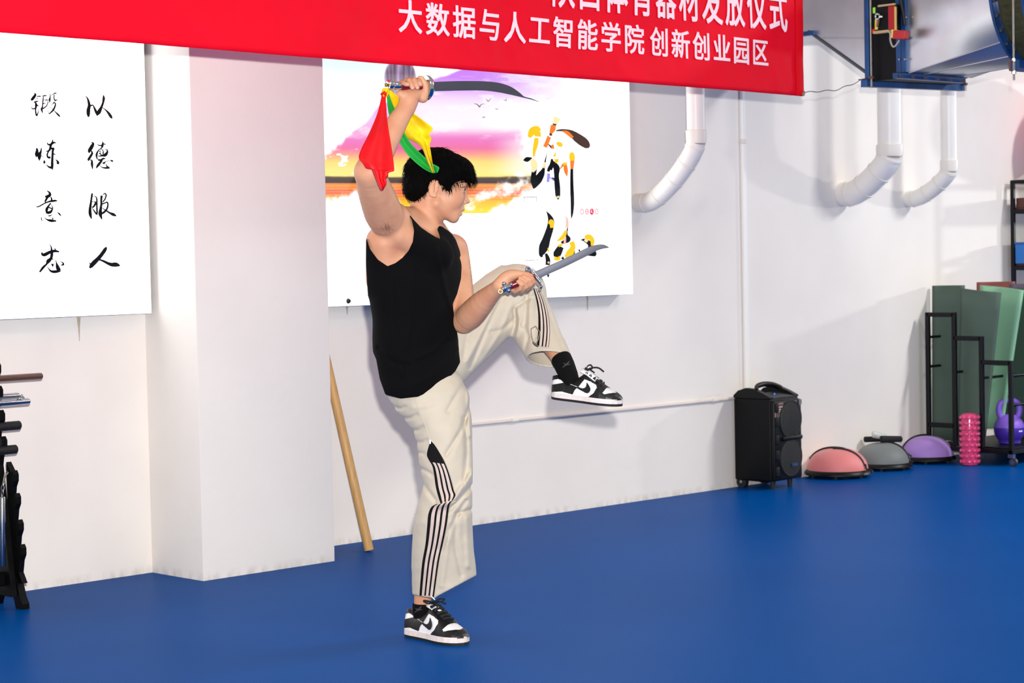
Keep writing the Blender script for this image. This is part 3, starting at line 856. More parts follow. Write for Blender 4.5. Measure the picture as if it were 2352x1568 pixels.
half_ball(1924, 1094, 0.192, (226, 128, 128), 'coral pink balance half-ball next to the loudspeaker',
          [(-0.35, -0.05, -0.05, 0.97, [(0.175, -0.125, 0.045), (0.178, -0.13, 0.03)]), (2.6, 0.03, -0.2, 0.95, [(-0.21, 0.06, 0.10), (-0.30, 0.05, 0.095)])])
half_ball(2027, 1076, 0.180, (112, 118, 118), 'grey balance half-ball with exercise handles lying on top',
          [(-0.55, 0.01, 0.0, 0.97, [(0.155, -0.10, 0.045), (0.165, -0.105, 0.05)])], handles=True)
half_ball(2128, 1060, 0.182, (166, 128, 206), 'lilac purple balance half-ball in front of the black rack',
          [(3.55, -0.03, -0.12, 0.96, [(-0.165, -0.06, 0.05), (-0.15, -0.13, 0.07), (-0.12, -0.15, 0.05)])])

# ================================================================== pink foam roller
t = empty('massage_roller', on_floor(2228, 1068), -YAW)
PKR = mat('roller_pink', (246, 84, 142), 0.14, trans=0.25, spec=0.6)
Hr, Rr_ = 0.310, 0.048
MB().lathe([(Rr_ * 0.7, 0.0), (Rr_ * 0.96, 0.004), (Rr_, 0.012), (Rr_, Hr - 0.012), (Rr_ * 0.95, Hr - 0.002), (Rr_ * 0.72, Hr), (Rr_ * 0.72, Hr - 0.03)], n=40).build('core', PKR, t, smooth=40)
for k in range(9):
    mb = MB()
    zc_ = 0.024 + k * (Hr - 0.046) / 8
    for j in range(10):
        an = 2 * math.pi * (j + (k % 2) * 0.5) / 10
        q = Vector((math.cos(an) * (Rr_ + 0.003), math.sin(an) * (Rr_ + 0.003), zc_))
        mb.rbox(q, (0.022, 0.022, 0.020), 0.006, Matrix.Rotation(an, 3, 'Z'), 2)
    tag(mb.build('bump_ring', PKR, t, smooth=50), kind='stuff')
tag(t, 'pink knobbly massage roller standing upright on the floor', 'roller')

# ================================================================== stepped mat rack
RX = 10.55
STEEL = mat('rack_black', (10, 12, 18), 0.45, spec=0.25)
ys = [7.215, 7.025, 6.835, 6.635]
zt = [at_X(2124, 717, RX).z, at_X(2184, 717, RX).z, at_X(2247, 772, RX).z, at_X(2313, 828, RX).z]
t = empty('mat_rack', (RX, 6.92, 0))
def rb(c, s, n): return MB().rbox((c[0] - RX, c[1] - 6.92, c[2]), s, 0.003, seg=1).build(n, STEEL, t)
tw = 0.026
RL = 0.95
for side in (0, 1):
    xx = RX + side * RL
    for i, y in enumerate(ys):
        z0 = 0.07 if i in (0, 3) else 0.10
        rb((xx, y, (zt[i] + z0) / 2), (tw, tw, zt[i] - z0), 'post')
    for i in range(3):
        rb((xx, (ys[i] + ys[i + 1]) / 2, zt[i if i == 0 else i + 1] - tw / 2 if i else zt[0] - tw / 2), (tw, abs(ys[i] - ys[i + 1]), tw), 'step_rail')
    rb((xx, (ys[0] + ys[1]) / 2, 0.225), (tw, ys[0] - ys[1], tw), 'low_rail')
    rb((xx, 6.92, 0.085), (tw, ys[0] - ys[3] + tw, tw), 'bottom_rail')
for y, z in ((ys[0], 0.76), (ys[0], 0.58), (ys[1], 0.55), (ys[2], 0.52), (ys[3], 0.54), (ys[3], 0.365)):
    MB().tube([(0, y - 6.92, z), (RL, y - 6.92, z)], 0.008, 10).build('long_bar', STEEL, t, smooth=50)
rb((RX + RL / 2, ys[3], 0.085), (RL, tw, tw), 'front_beam')
rb((RX + RL / 2, ys[0], 0.085), (RL, tw, tw), 'rear_beam')
rb((RX + RL / 2, 6.92, 0.103), (RL - tw, ys[0] - ys[3] - tw, 0.010), 'tray')
for (xx, yy) in ((RX, ys[3]), (RX, ys[0]), (RX + RL, ys[3])):
    CH = mat('caster_chrome', (190, 192, 196), 0.2, 1.0)
    w = MB().tube([(xx - RX - 0.009, yy - 6.92 - 0.012, 0.026), (xx - RX + 0.009, yy - 6.92 - 0.012, 0.026)], 0.026, 18).build('caster', mat('caster_wheel', (46, 44, 46), 0.5), t, smooth=40)
    MB().tube([(xx - RX - 0.012, yy - 6.92 - 0.012, 0.026), (xx - RX + 0.012, yy - 6.92 - 0.012, 0.026)], 0.015, 14).build('hub', CH, w, smooth=40)
    MB().box((xx - RX, yy - 6.92, 0.062), (0.03, 0.034, 0.022)).build('fork', CH, w)
tag(t, 'black stepped steel rack on casters holding exercise mats', 'rack')

def mat_sheet(px_top, px_bot, Xc, rgb, label, thick=0.022, curl=0.03, name='exercise_mat'):
    """standing mat: px_top/px_bot = ((x_left, y), (x_right, y)) at the upper and lower edge; leaning plane X ~ Xc"""
    (tl_, tr_), (bl_, br_) = px_top, px_bot
    c = [at_X(*tl_, Xc + 0.02), at_X(*tr_, Xc), at_X(*br_, Xc), at_X(*bl_, Xc + 0.02)]
    base = (c[2] + c[3]) / 2
    t = empty(name, base)
    n, m = 10, 8
    vs = []
    for j in range(m + 1):
        v = j / m
        for i in range(n + 1):
            u = i / n
            p = (c[3] * (1 - u) + c[2] * u) * (1 - v) + (c[0] * (1 - u) + c[1] * u) * v
            p = p + Vector((curl * math.sin(u * math.pi), 0, 0)) - base
            vs.append(p)
    fs = [(j * (n + 1) + i, j * (n + 1) + i + 1, (j + 1) * (n + 1) + i + 1, (j + 1) * (n + 1) + i) for j in range(m) for i in range(n)]
    o = MB().add(vs, fs).build('sheet', mat('mat_%d_%d_%d' % rgb, rgb, 0.8, bump=0.25, bscale=200, spec=0.2), t, smooth=60, fix=False)
    md = o.modifiers.new('thick', 'SOLIDIFY'); md.thickness = thick; md.offset = -1
    tag(t, label, 'mat', 'exercise mats in the rack')
mat_sheet(((2141, 656), (2207, 655)), ((2141, 1010), (2207, 1014)), RX + 0.10, (82, 100, 90), 'dark green exercise mat in the rack slot nearest the wall', 0.03, 0.02)
mat_sheet(((2206, 662), (2297, 672)), ((2200, 1000), (2262, 1003)), RX + 0.07, (86, 104, 94), 'dark green exercise mat with a slanted top edge in the middle of the rack', 0.02, -0.02)
mat_sheet(((2250, 655), (2346, 666)), ((2262, 985), (2296, 985)), RX + 0.20, (140, 190, 156), 'pale mint green exercise mat leaning in the rack', 0.02, 0.03)
mat_sheet(((2300, 660), (2400, 668)), ((2292, 990), (2396, 985)), RX + 0.30, (62, 84, 72), 'deep green exercise mat behind the mint one', 0.02, 0.02)
mat_sheet(((2243, 648), (2326, 646)), ((2243, 960), (2326, 960)), RX + 0.36, (150, 88, 84), 'maroon red exercise mat showing only its top edge', 0.02, 0.02)
mat_sheet(((2318, 652), (2420, 650)), ((2318, 960), (2420, 960)), RX + 0.335, (104, 92, 108), 'dusky purple exercise mat showing only its top corner', 0.015, 0.02)

# ================================================================== kettlebells
def kettlebell(px, py, z, R, label):
    c = on_Y(px, py, 6.80); c.z = z
    t = empty('kettlebell', c, -YAW)
    n = 16
    dark = [(R * 0.62, 0.0), (R * 0.72, 0.004)] + [(R * math.sin(a), R * 0.94 - R * math.cos(a)) for a in np.linspace(0.80, 1.72, 12)]
    MB().lathe(dark, n=36).build('base_half', mat('kettlebell_violet', (68, 44, 168), 0.45, spec=0.5), t, smooth=50)
    lightp = [(R * 1.002 * math.sin(a), R * 0.94 - R * 1.002 * math.cos(a)) for a in np.linspace(1.70, 2.75, 12)] + [(0, R * 1.94)]
    MB().lathe(lightp, n=36).build('upper_half', mat('kettlebell_lilac', (134, 96, 214), 0.5), t, smooth=50)
    hp = bez([(-R * 0.50, 0, R * 1.60), (-R * 0.66, 0, R * 2.05), (-R * 0.62, 0, R * 2.5), (-R * 0.3, 0, R * 2.78), (R * 0.3, 0, R * 2.78), (R * 0.62, 0, R * 2.5), (R * 0.66, 0, R * 2.05), (R * 0.50, 0, R * 1.60)], 5)
    MB().tube(hp, [R * 0.2] * len(hp), 14).build('handle', MATS['kettlebell_lilac'], t, smooth=60)
    MB().box((R * 0.52, -R * 0.83, R * 0.86), (R * 0.3, 0.003, R * 0.1), Matrix.Rotation(0.56, 3, 'Z')).build('weight_mark', mat('mark_white', (226, 222, 240), 0.5), t)
    tag(t, label, 'kettlebell', 'kettlebells on the rack tray')
kettlebell(2319, 1032, 0.110, 0.093, 'two-tone purple kettlebell with a thick handle on the rack tray')
kettlebell(2396, 1026, 0.110, 0.093, 'second purple kettlebell, cut off by the frame edge')

# ================================================================== equipment shelf in the corner
SX = on_Y(2326, 420, WALL_Y - 0.05).x
t = empty('equipment_shelf', (SX, WALL_Y - 0.25, 0))
def sb(c, s, m, n): return MB().rbox((c[0], c[1], c[2]), s, 0.003, seg=1).build(n, m, t)
ztop = on_Y(2326, 414, WALL_Y - 0.05).z
WOOD = mat('shelf_board_brown', (92, 42, 34), 0.45, var=0.3, vscale=14, stretch=(1, 8, 8))
SL = 1.1
for xx in (0, SL):
    for yy in (-0.17, 0.20):
        sb((xx, yy, ztop / 2), (0.026, 0.026, ztop), STEEL, 'post')
zs = [on_Y(2330, y, WALL_Y - 0.05).z for y in (486, 565, 615)] + [0.75, 0.4, 0.12]
for k, z in enumerate(zs):
    for yy in (-0.17, 0.20):
        sb((SL / 2, yy, z), (SL, 0.024, 0.026), STEEL, 'shelf_bar')
    for xx in (0, SL):
        sb((xx, 0.015, z), (0.024, 0.37, 0.026), STEEL, 'side_bar')
    if k != 1:
        sb((SL / 2, 0.015, z + 0.018), (SL - 0.03, 0.36, 0.016), WOOD, 'shelf_board')
        sb((SL / 2, -0.145, z + 0.055), (SL - 0.03, 0.016, 0.065), WOOD, 'front_board')
        sb((SL / 2, 0.178, z + 0.055), (SL - 0.03, 0.016, 0.065), WOOD, 'rear_board')
        sb((0.022, 0.015, z + 0.055), (0.016, 0.31, 0.065), WOOD, 'side_board')
for yy in (-0.17, 0.20):
    sb((SL / 2, yy, ztop - 0.01), (SL, 0.024, 0.022), STEEL, 'shelf_bar')
sb((0, 0.015, ztop - 0.01), (0.024, 0.37, 0.022), STEEL, 'side_bar')
tag(t, 'tall black steel shelf with brown boards behind the mats', 'shelf')
z = zs[2] + 0.027
bxp = on_Y(2343, 580, WALL_Y - 0.12)
t = empty('storage_box', (bxp.x + 0.125, WALL_Y - 0.16, z))
MB().rbox((0, 0, 0.065), (0.24, 0.16, 0.13), 0.006).build('carton', mat('box_blue', (24, 112, 196), 0.45), t, smooth=40)
MB().rbox((0, 0, 0.132), (0.25, 0.17, 0.012), 0.004).build('lid', mat('box_blue_lid', (18, 92, 170), 0.45), t, smooth=40)
tag(t, 'bright blue box standing on the black shelf', 'box')
t = empty('gym_ball', (SX + 0.40, WALL_Y - 0.33, ztop))
R = 0.30
MB().lathe([(0.06, 0.0)] + [(R * math.sin(a), R - R * math.cos(a)) for a in np.linspace(0.22, 3.1, 28)] + [(0, 2 * R)], n=40).build('shell', mat('gym_ball_pink', (240, 60, 140), 0.35), t, smooth=60)
for a in (0.9, 1.25, 1.6, 1.95):
    MB().tube([(1.003 * R * math.sin(a) * math.cos(q), 1.003 * R * math.sin(a) * math.sin(q), R - 1.003 * R * math.cos(a)) for q in np.linspace(0, 2 * math.pi, 41)], 0.003, 6).build('rib', MATS['gym_ball_pink'], t)
tag(t, 'pink inflated gym ball on top of the black shelf', 'gym ball')

# ================================================================== ventilation duct with fire damper and fan
# the duct runs square to the wall, out into the room; its near side lies in the plane X = DX
DY = 6.0
DX = on_Y(2074, 100, DY).x
GALV = mat('galvanised_steel', (196, 200, 206), 0.33, 0.9, var=0.12, vscale=7, bump=0.06, bscale=5)
BLUE = mat('painted_blue_steel', (16, 74, 132), 0.4, 0.2, var=0.5, vscale=9, rgb2=(10, 50, 96), spec=0.5)
DBLK = mat('damper_black', (9, 9, 12), 0.55, spec=0.2)
RUST = mat('rust', (110, 66, 44), 0.8)
BZ = mat('bolt_zinc', (150, 146, 138), 0.35, 1.0)
def dx(px, py, off=0.0): return at_X(px, py, DX - off)
DWD = on_Y(2220, 185, DY).x - DX
ROT_X = Matrix.Rotation(-math.pi / 2, 3, 'Y')
t = empty('ventilation_duct', dx(1920, 160))
ya, yb0 = dx(1993, 100).y, WALL_Y - 0.02
zl, zr = dx(1858, 72).z, dx(1990, 170).z
yl = dx(1858, 72).y
MB().prism([(DX, ya, zr), (DX, yl, zl), (DX, yb0, zl), (DX, yb0, 3.0), (DX, ya, 3.0)], (DWD, 0, 0)).build('tapered_duct', GALV, t, world_space=True)
MB().tube([(DX - 0.004, yl, zl), (DX - 0.004, ya, zr)], 0.008, 6).build('edge_flange', mat('dark_steel', (92, 96, 104), 0.5, 0.7), t, world_space=True)
MB().tube([dx(1890, 86, 0.002), dx(1988, 88, 0.002)], 0.004, 6).build('seam', GALV, t, world_space=True)
q = dx(1857, 77, 0.012)
MB().box(q, (0.03, 0.09, 0.022)).build('corner_bracket', BLUE, t, world_space=True)
tag(t, 'galvanised steel ventilation duct tapering behind the banner end', 'duct')

t = empty('fire_damper', dx(2035, 182))
y0, y1 = dx(2064, 100).y, dx(1997, 100).y
zb_, ztp = dx(2030, 184).z, 3.0
MB().box((DX + DWD / 2, (y0 + y1) / 2, (zb_ + ztp) / 2), (DWD, abs(y1 - y0), ztp - zb_)).build('housing', DBLK, t, world_space=True)
for (pa, pb, py_) in ((1990, 2000, 184), (2062, 2073, 170), (2074, 2086, 168)):
    A, B = dx(pa, 100), dx(pb, 100)
    zz = dx(pa, py_).z
    MB().rbox((DX + 0.010, (A.y + B.y) / 2, (zz + ztp) / 2), (0.06, abs(A.y - B.y), ztp - zz), 0.003, seg=1).build('flange', BLUE, t, world_space=True)
for py in (40, 88, 136):
    for px in (2067, 2080):
        MB().lathe([(0.0, 0.008), (0.006, 0.007), (0.007, 0)], dx(px, py, 0.020), 10, ROT_X).build('flange_bolt', BZ, t, world_space=True)
def dbox(px, py, off, size, name, m, rot=None, r=0.004):
    return MB().rbox(dx(px, py, off), (size[1], size[0], size[2]), r, rot, 1).build(name, m, t, world_space=True)
dbox(2042, 42, 0.03, (0.13, 0.06, 0.125), 'actuator_case', DBLK)
dbox(2049, 41, 0.065, (0.045, 0.012, 0.118), 'actuator_red_plate', mat('actuator_red', (168, 14, 28), 0.4))
dbox(2057, 43, 0.068, (0.008, 0.014, 0.118), 'actuator_yellow_edge', mat('actuator_yellow', (214, 176, 90), 0.5), r=0.002)
dbox(2037, 12, 0.06, (0.10, 0.02, 0.010), 'mounting_plate', mat('plate_tan', (186, 160, 120), 0.5), r=0.002)
dbox(2030, 73, 0.05, (0.11, 0.03, 0.014), 'mounting_plate', MATS['plate_tan'], r=0.002)
MB().tube([dx(2015, 45, 0.06), dx(2013, 68, 0.06)], [0.013, 0.009], 10).build('yellow_lever', mat('lever_yellow', (232, 206, 60), 0.4), t, smooth=40, world_space=True)
dbox(2009, 24, 0.055, (0.018, 0.012, 0.03), 'green_tab', mat('tab_green', (150, 226, 60), 0.4), r=0.002)
MB().tube([dx(2016 + 5 * math.cos(q), 38 + 6 * math.sin(q), 0.07) for q in np.linspace(0, 2 * math.pi, 17)], 0.006, 8).build('crank_ring', mat('crank_zinc', (200, 202, 200), 0.25, 1.0), t, smooth=50, world_space=True)
MB().tube([dx(2016, 44, 0.07), dx(2014, 62, 0.07)], 0.006, 8).build('crank_arm', MATS['crank_zinc'], t, world_space=True)
MB().tube([dx(2020, 38, 0.08), dx(2028, 38, 0.08)], 0.006, 8).build('crank_bolt', MATS['crank_zinc'], t, world_space=True)
MB().lathe([(0.0, -0.014), (0.010, -0.010), (0.014, 0.0), (0.010, 0.010), (0.0, 0.014)], dx(2008, 72, 0.05), 16).build('fuse_bulb', mat('bulb_red', (216, 20, 30), 0.25), t, smooth=60, world_space=True)
ja = Matrix.Rotation(math.radians(6), 3, 'X')
dbox(2069, 80, 0.09, (0.075, 0.045, 0.042), 'junction_box', mat('junction_red', (196, 34, 38), 0.45, var=0.15, vscale=30), ja)
dbox(2055, 78, 0.09, (0.012, 0.047, 0.042), 'junction_end', mat('junction_yellow', (226, 200, 90), 0.5), ja, 0.002)
MB().tube([dx(q[0], q[1], 0.07) for q in bez([(2040, 70), (2045, 78), (2045, 92), (2050, 106), (2057, 105), (2066, 92)], 6)], 0.005, 8).build('flexible_conduit', mat('conduit_grey', (170, 162, 158), 0.5), t, smooth=60, world_space=True)
MB().tube([dx(q[0], q[1], 0.03) for q in bez([(2066, -20), (2070, 10), (2076, 40), (2078, 58)], 6)], 0.009, 8).build('black_cable', mat('cable_black', (12, 12, 14), 0.5), t, smooth=60, world_space=True)
tag(t, 'black fire damper with blue flanges and a red actuator', 'damper')

# rectangular-to-round transition coming out into the room
t = empty('duct_transition', on_Y(2180, 180, DY))
Yr = dx(2086, 100).y
zr0, zr1 = dx(2086, 168).z, 2.92
xc = DX + DWD / 2
Yc = xc / (on_Y(2377, -22, 1.0).x)
Cz = on_Y(2377, -22, Yc).z
Rc = 0.365
n = 64
sq, ci = [], []
for k in range(n):
    a = 2 * math.pi * k / n
    c, s = math.cos(a), math.sin(a)
    m_ = max(abs(c), abs(s))
    sq.append(Vector((xc + c / m_ * DWD / 2, Yr, (zr0 + zr1) / 2 + s / m_ * (zr1 - zr0) / 2)))
    ci.append(Vector((xc + c * Rc, Yc, Cz + s * Rc)))
rings = [[sq[k].lerp(ci[k], u) for k in range(n)] for u in (0, 0.25, 0.5, 0.75, 1)]
MB().add([p for r_ in rings for p in r_], [(i * n + k, i * n + (k + 1) % n, (i + 1) * n + (k + 1) % n, (i + 1) * n + k) for i in range(4) for k in range(n)]).build('transition_shell', GALV, t, smooth=18, world_space=True)
for k in (32, 40, 43, 52):
    MB().tube([sq[k % n] + Vector((-0.002, 0, -0.001)), ci[k % n] + Vector((-0.002, 0, -0.001))], 0.0035, 6).build('seam', GALV, t, world_space=True)
def ring(ya_, yb_, r0, r1, name, m):
    vs = []
    for y, r_ in ((ya_, r0), (ya_, r1), (yb_, r1), (yb_, r0)):
        vs += [(xc + math.cos(2 * math.pi * k / n) * r_, y, Cz + math.sin(2 * math.pi * k / n) * r_) for k in range(n)]
    return MB().add(vs, [(i % 4 * n + k, i % 4 * n + (k + 1) % n, (i + 1) % 4 * n + (k + 1) % n, (i + 1) % 4 * n + k) for i in range(4) for k in range(n)]).build(name, m, t, smooth=40, world_space=True)
ring(Yc - 0.010, Yc + 0.004, Rc - 0.01, Rc + 0.045, 'round_flange', BLUE)
for k in range(28, 52, 2):
    a = 2 * math.pi * k / n
    MB().lathe([(0.0, 0.014), (0.008, 0.012), (0.010, 0)], (xc + math.cos(a) * (Rc + 0.026), Yc - 0.010, Cz + math.sin(a) * (Rc + 0.026)), 8, Matrix.Rotation(math.pi / 2, 3, 'X')).build('flange_bolt', BZ, t, world_space=True)
tag(t, 'galvanised duct transition from square damper to round blue flange', 'duct')
t = empty('duct_fan', (xc, Yc - 0.4, Cz - Rc))
ring(Yc - 0.024, Yc - 0.011, Rc - 0.02, Rc + 0.012, 'clamp_band', mat('band_zinc', (206, 208, 210), 0.3, 1.0))
vs = []
for i, y in enumerate(np.linspace(Yc - 0.024, Yc - 0.15, 6)):
    vs += [(xc + math.cos(2 * math.pi * k / n) * (Rc - 0.006 + 0.007 * math.sin(k * 1.9 + i)), y, Cz + math.sin(2 * math.pi * k / n) * (Rc - 0.006 + 0.007 * math.sin(k * 1.9 + i))) for k in range(n)]
MB().add(vs, [(i * n + k, i * n + (k + 1) % n, (i + 1) * n + (k + 1) % n, (i + 1) * n + k) for i in range(5) for k in range(n)]).build('canvas_sleeve', mat('canvas_olive', (62, 62, 30), 0.8, var=0.5, vscale=10, stretch=(12, 2, 12)), t, smooth=60, world_space=True)
ring(Yc - 0.165, Yc - 0.15, Rc - 0.02, Rc + 0.012, 'clamp_band', MATS['band_zinc'])
ring(Yc - 0.75, Yc - 0.165, Rc - 0.03, Rc + 0.01, 'fan_casing', BLUE)
ring(Yc - 0.18, Yc - 0.166, Rc, Rc + 0.045, 'casing_flange', BLUE)
tag(t, 'round blue duct fan with an olive canvas sleeve', 'fan')

# blue hanger frame below the damper with its threaded rods
YB = dx(1999, 190).y
def d2(px, py, y=YB): return on_Y(px, py, y)
t = empty('hanger_frame', d2(2110, 210))
def beam(pa, pb, ha, dep, name, m, ya_=YB, yb_=YB - 0.10):
    A, B = d2(*pa, ya_), d2(*pb, yb_)
    s = mpp(A)
    vs = []
    for P_ in (A, B):
        for dy in (0, dep):
            for dz in (0, -ha * s):
                vs.append(P_ + Vector((0, dy, dz)))
    return MB().add(vs, [(0, 1, 3, 2), (4, 6, 7, 5), (0, 2, 6, 4), (1, 5, 7, 3), (0, 4, 5, 1), (2, 3, 7, 6)]).build(name, m, t, world_space=True)
beam((1992, 182), (2220, 192), 17, 0.04, 'lower_angle', BLUE)
beam((1990, 180), (2222, 191), 2.5, 0.05, 'lower_lip', RUST)
beam((2062, 167), (2218, 179), 12, 0.03, 'upper_angle', BLUE, DY - 0.02, DY - 0.06)
beam((2062, 165.5), (2222, 178), 2.2, 0.04, 'upper_lip', DBLK, DY - 0.02, DY - 0.06)
for k in range(6):
    q = d2(2066 + k * 29, 174 + k * 2.5, DY - 0.022 - 0.008 * k)
    MB().lathe([(0.0, 0.008), (0.005, 0.007), (0.006, 0)], q, 8, Matrix.Rotation(math.pi / 2, 3, 'X')).build('beam_bolt', RUST, t, world_space=True)
ROD = mat('threaded_rod', (170, 166, 156), 0.35, 1.0, bump=0.4, bscale=300)
for (px, y1_, yy_) in ((2002, 202, YB - 0.03), (2217, 208, YB - 0.11)):
    A = d2(px, y1_, yy_)
    top = 3.1 if px < 2100 else d2(px, 188, yy_).z
    MB().tube([A, (A.x, A.y, top)], 0.0055, 8).build('threaded_rod', ROD, t, world_space=True)
    MB().lathe([(0.013, -0.006), (0.013, 0.006)], (A.x, A.y, d2(px, 178 if px < 2100 else 193, yy_).z), 6).build('nut', RUST, t, world_space=True)
tag(t, 'blue painted hanger frame with threaded rods under the black damper', 'frame')
YH = Yc - 0.12
t = empty('fan_hanger', d2(2340, 165, YH))
MB().box(d2(2352, 152, YH + 0.02), (0.16, 0.05, 0.05)).build('bracket', BLUE, t, world_space=True)
A = d2(2329, 184, YH - 0.02)
MB().tube([A, (A.x, A.y, 3.1)], 0.0055, 8).build('threaded_rod', ROD, t, world_space=True)
for py in (138, 166):
    MB().lathe([(0.011, -0.007), (0.011, 0.007)], (A.x, A.y, d2(2329, py, YH - 0.02).z), 6).build('nut', mat('nut_zinc', (204, 200, 190), 0.3, 1.0), t, world_space=True)
for (p0, p1) in (((2319, 141), (2319, 161)), ((2319, 161), (2330, 163)), ((2319, 141), (2331, 140))):
    MB().tube([d2(*p0, YH - 0.02), d2(*p1, YH - 0.02)], 0.004, 6).build('bracket_edge', RUST, t, world_space=True)
tag(t, 'rusty blue bracket hanging on a threaded rod below the fan', 'bracket')

# wire from the banner corner to the hanger frame
pa, pb = pe, d2(1994, 178)
pts = []
for i in range(25):
    u = i / 24
    q = pa.lerp(pb, u)
    pts.append(tuple(q + Vector((0, 0, -0.018 * math.sin(math.pi * u) + 0.006 * math.sin(9 * u) * (1 - u) + 0.004 * math.sin(23 * u)))))
t = empty('tie_wire', pa)
MB().tube(pts, 0.0022, 6).build('wire', mat('wire_grey', (96, 94, 92), 0.5, 0.6), t, smooth=60, world_space=True)
tag(t, 'thin grey wire tying the banner corner to the blue frame', 'wire')

# ================================================================== weapon rack at the frame edge
def plate(prof, X, th, name, parent, m):
    return MB().prism([(X, y, z) for (y, z) in prof], (th, 0, 0)).build(name, m, parent, world_space=True)
LACQ = mat('rack_lacquer_black', (5, 5, 6), 0.5, spec=0.15)
def hook_profile(yb_, ztop_, zs_, hook, zlow, yslope):
    """scalloped front edge: yb_ back edge, hooks at heights zs_, each reaching 'hook' to the front"""
    pts = [(yb_, zlow), (yb_, ztop_)]
    for k, z in enumerate(zs_):
        y = yb_ - yslope * (ztop_ - z)
        pts += [(y - 0.025, z + 0.045), (y - hook * 0.75, z + 0.055), (y - hook, z + 0.04), (y - hook * 0.98, z + 0.015), (y - hook * 0.62, z - 0.008), (y - 0.022, z - 0.030), (y - 0.016, z - 0.055)]
    pts += [(yb_ - yslope * (ztop_ - zlow) - 0.03, zlow)]
    return pts
t = empty('weapon_rack', (3.9, 7.0, 0))
XR = 4.03
zz = [on_Y(8, y, 7.02).z for y in (805, 862, 917, 972, 1032)]
for X in (XR, XR - 0.5):
    plate(hook_profile(7.07, zz[0] + 0.16, zz, 0.05, 0.05, 0.10), X, 0.024, 'upright', t, LACQ)
MB().rbox((XR - 0.24, 7.05, 0.30), (0.52, 0.02, 0.05), 0.004, seg=1).build('cross_rail', LACQ, t, world_space=True)
MB().rbox((XR - 0.24, 6.99, 0.115), (0.52, 0.022, 0.055), 0.004, seg=1).build('cross_rail', LACQ, t, world_space=True)
zz2 = [on_Y(30, y, 6.97).z - 0.02 for y in (1100, 1152, 1212, 1268)]
for X in (XR + 0.035, XR - 0.54):
    plate(hook_profile(7.0, zz2[0] + 0.085, zz2, 0.042, 0.10, 0.14), X, 0.022, 'hook_plate', t, LACQ)
    foot = [(7.03, 0.12), (6.99, 0.14), (6.95, 0.12), (6.925, 0.05), (6.905, 0.02), (6.905, 0.0), (6.955, 0.0), (6.965, 0.03), (6.99, 0.075), (7.07, 0.06), (7.10, 0.0), (7.15, 0.0), (7.15, 0.02), (7.10, 0.10)]
    plate(foot, X - 0.004, 0.030, 'foot', t, LACQ)
tag(t, 'black lacquered weapon rack with scalloped hooks at the frame edge', 'rack')
def rod(px, py, Y, r, L, m, name, label, cap=None, group=None):
    """stick lying along the wall, its visible end at a photo pixel"""
    e = on_Y(px, py, Y)
    t = empty(name, (e.x - L / 2, Y, e.z))
    MB().tube([(-L / 2, 0, 0), (-L / 2 + 0.004, 0, 0), (L / 2 - 0.004, 0, 0), (L / 2, 0, 0)], [r * 0.8, r, r, r * 0.8], 16).build('shaft', m, t, smooth=40)
    tag(t, label, 'stick', group)
    return t
rod(96, 863, 7.00, 0.0125, 0.82, mat('walnut_wood', (92, 58, 40), 0.45, var=0.3, vscale=20, stretch=(0.5, 8, 8)), 'wooden_stick', 'dark brown wooden stick resting on the weapon rack')
STL = mat('polished_steel', (170, 174, 180), 0.2, 1.0)
CHN = mat('chain_steel', (186, 186, 180), 0.25, 1.0)
def chain(parent, pts, r=0.006, world=True):
    P_ = [Vector(p) for p in pts]
    for i in range(len(P_) - 1):
        a, b_ = P_[i], P_[i + 1]
        d = (b_ - a).normalized()
        s = d.cross(Vector((0, 0, 1)) if abs(d.z) < 0.8 else Vector((1, 0, 0))).normalized()
        if i % 2: s = d.cross(s).normalized()
        h = (b_ - a).length * 0.62
        mid = (a + b_) / 2
        lp = [mid + d * (h * math.cos(q)) + s * (r * math.sin(q)) for q in np.linspace(0, 2 * math.pi, 13)]
        MB().tube(lp, 0.0018, 5).build('chain_link', CHN, parent, world_space=world)
e1, e2 = on_Y(43, 908, 7.0), on_Y(67, 921, 6.98)
t = empty('nunchaku', (e2.x - 0.15, 6.99, e2.z))
for e, r_ in ((e1, 0.0115), (e2, 0.0125)):
    MB().tube([e - Vector((0.36, 0, 0)), e - Vector((0.004, 0, 0)), e], [r_, r_, r_ * 0.85], 18).build('handle', STL, t, smooth=40, world_space=True)
chain(t, bez([tuple(e1 + Vector((0.002, 0, 0))), tuple(e1 + Vector((0.014, -0.01, -0.006))), tuple(e1 + Vector((0.0, -0.014, -0.018))), tuple(e2 + Vector((-0.05, -0.012, 0.014)))], 3))
tag(t, 'polished steel nunchaku lying across the weapon rack', 'nunchaku', 'steel nunchaku on the weapon rack')
BLKW = mat('stick_black', (8, 8, 9), 0.65, bump=0.2, bscale=60)
rod(46, 976, 6.985, 0.0175, 0.72, BLKW, 'foam_stick', 'thick black padded stick on the rack, the upper of two')
rod(38, 1031, 6.975, 0.0175, 0.72, BLKW, 'foam_stick', 'thick black padded stick on the rack, the lower of two')
h1, h2 = on_Y(5, 1300, 6.95), on_Y(40, 1300, 7.06)
t = empty('nunchaku', (h1 + h2) / 2)
for pa_, pb_, Y_ in (((5, 1140), (5, 1300), 6.93), ((24, 1141), (40, 1300), 7.045)):
    a_, b_ = on_Y(*pa_, Y_), on_Y(*pb_, Y_ + 0.02)
    MB().tube([a_, a_ + (b_ - a_) * 0.02, b_ - (b_ - a_) * 0.02, b_], [0.010, 0.0125, 0.0125, 0.011], 18).build('handle', STL, t, smooth=40, world_space=True)
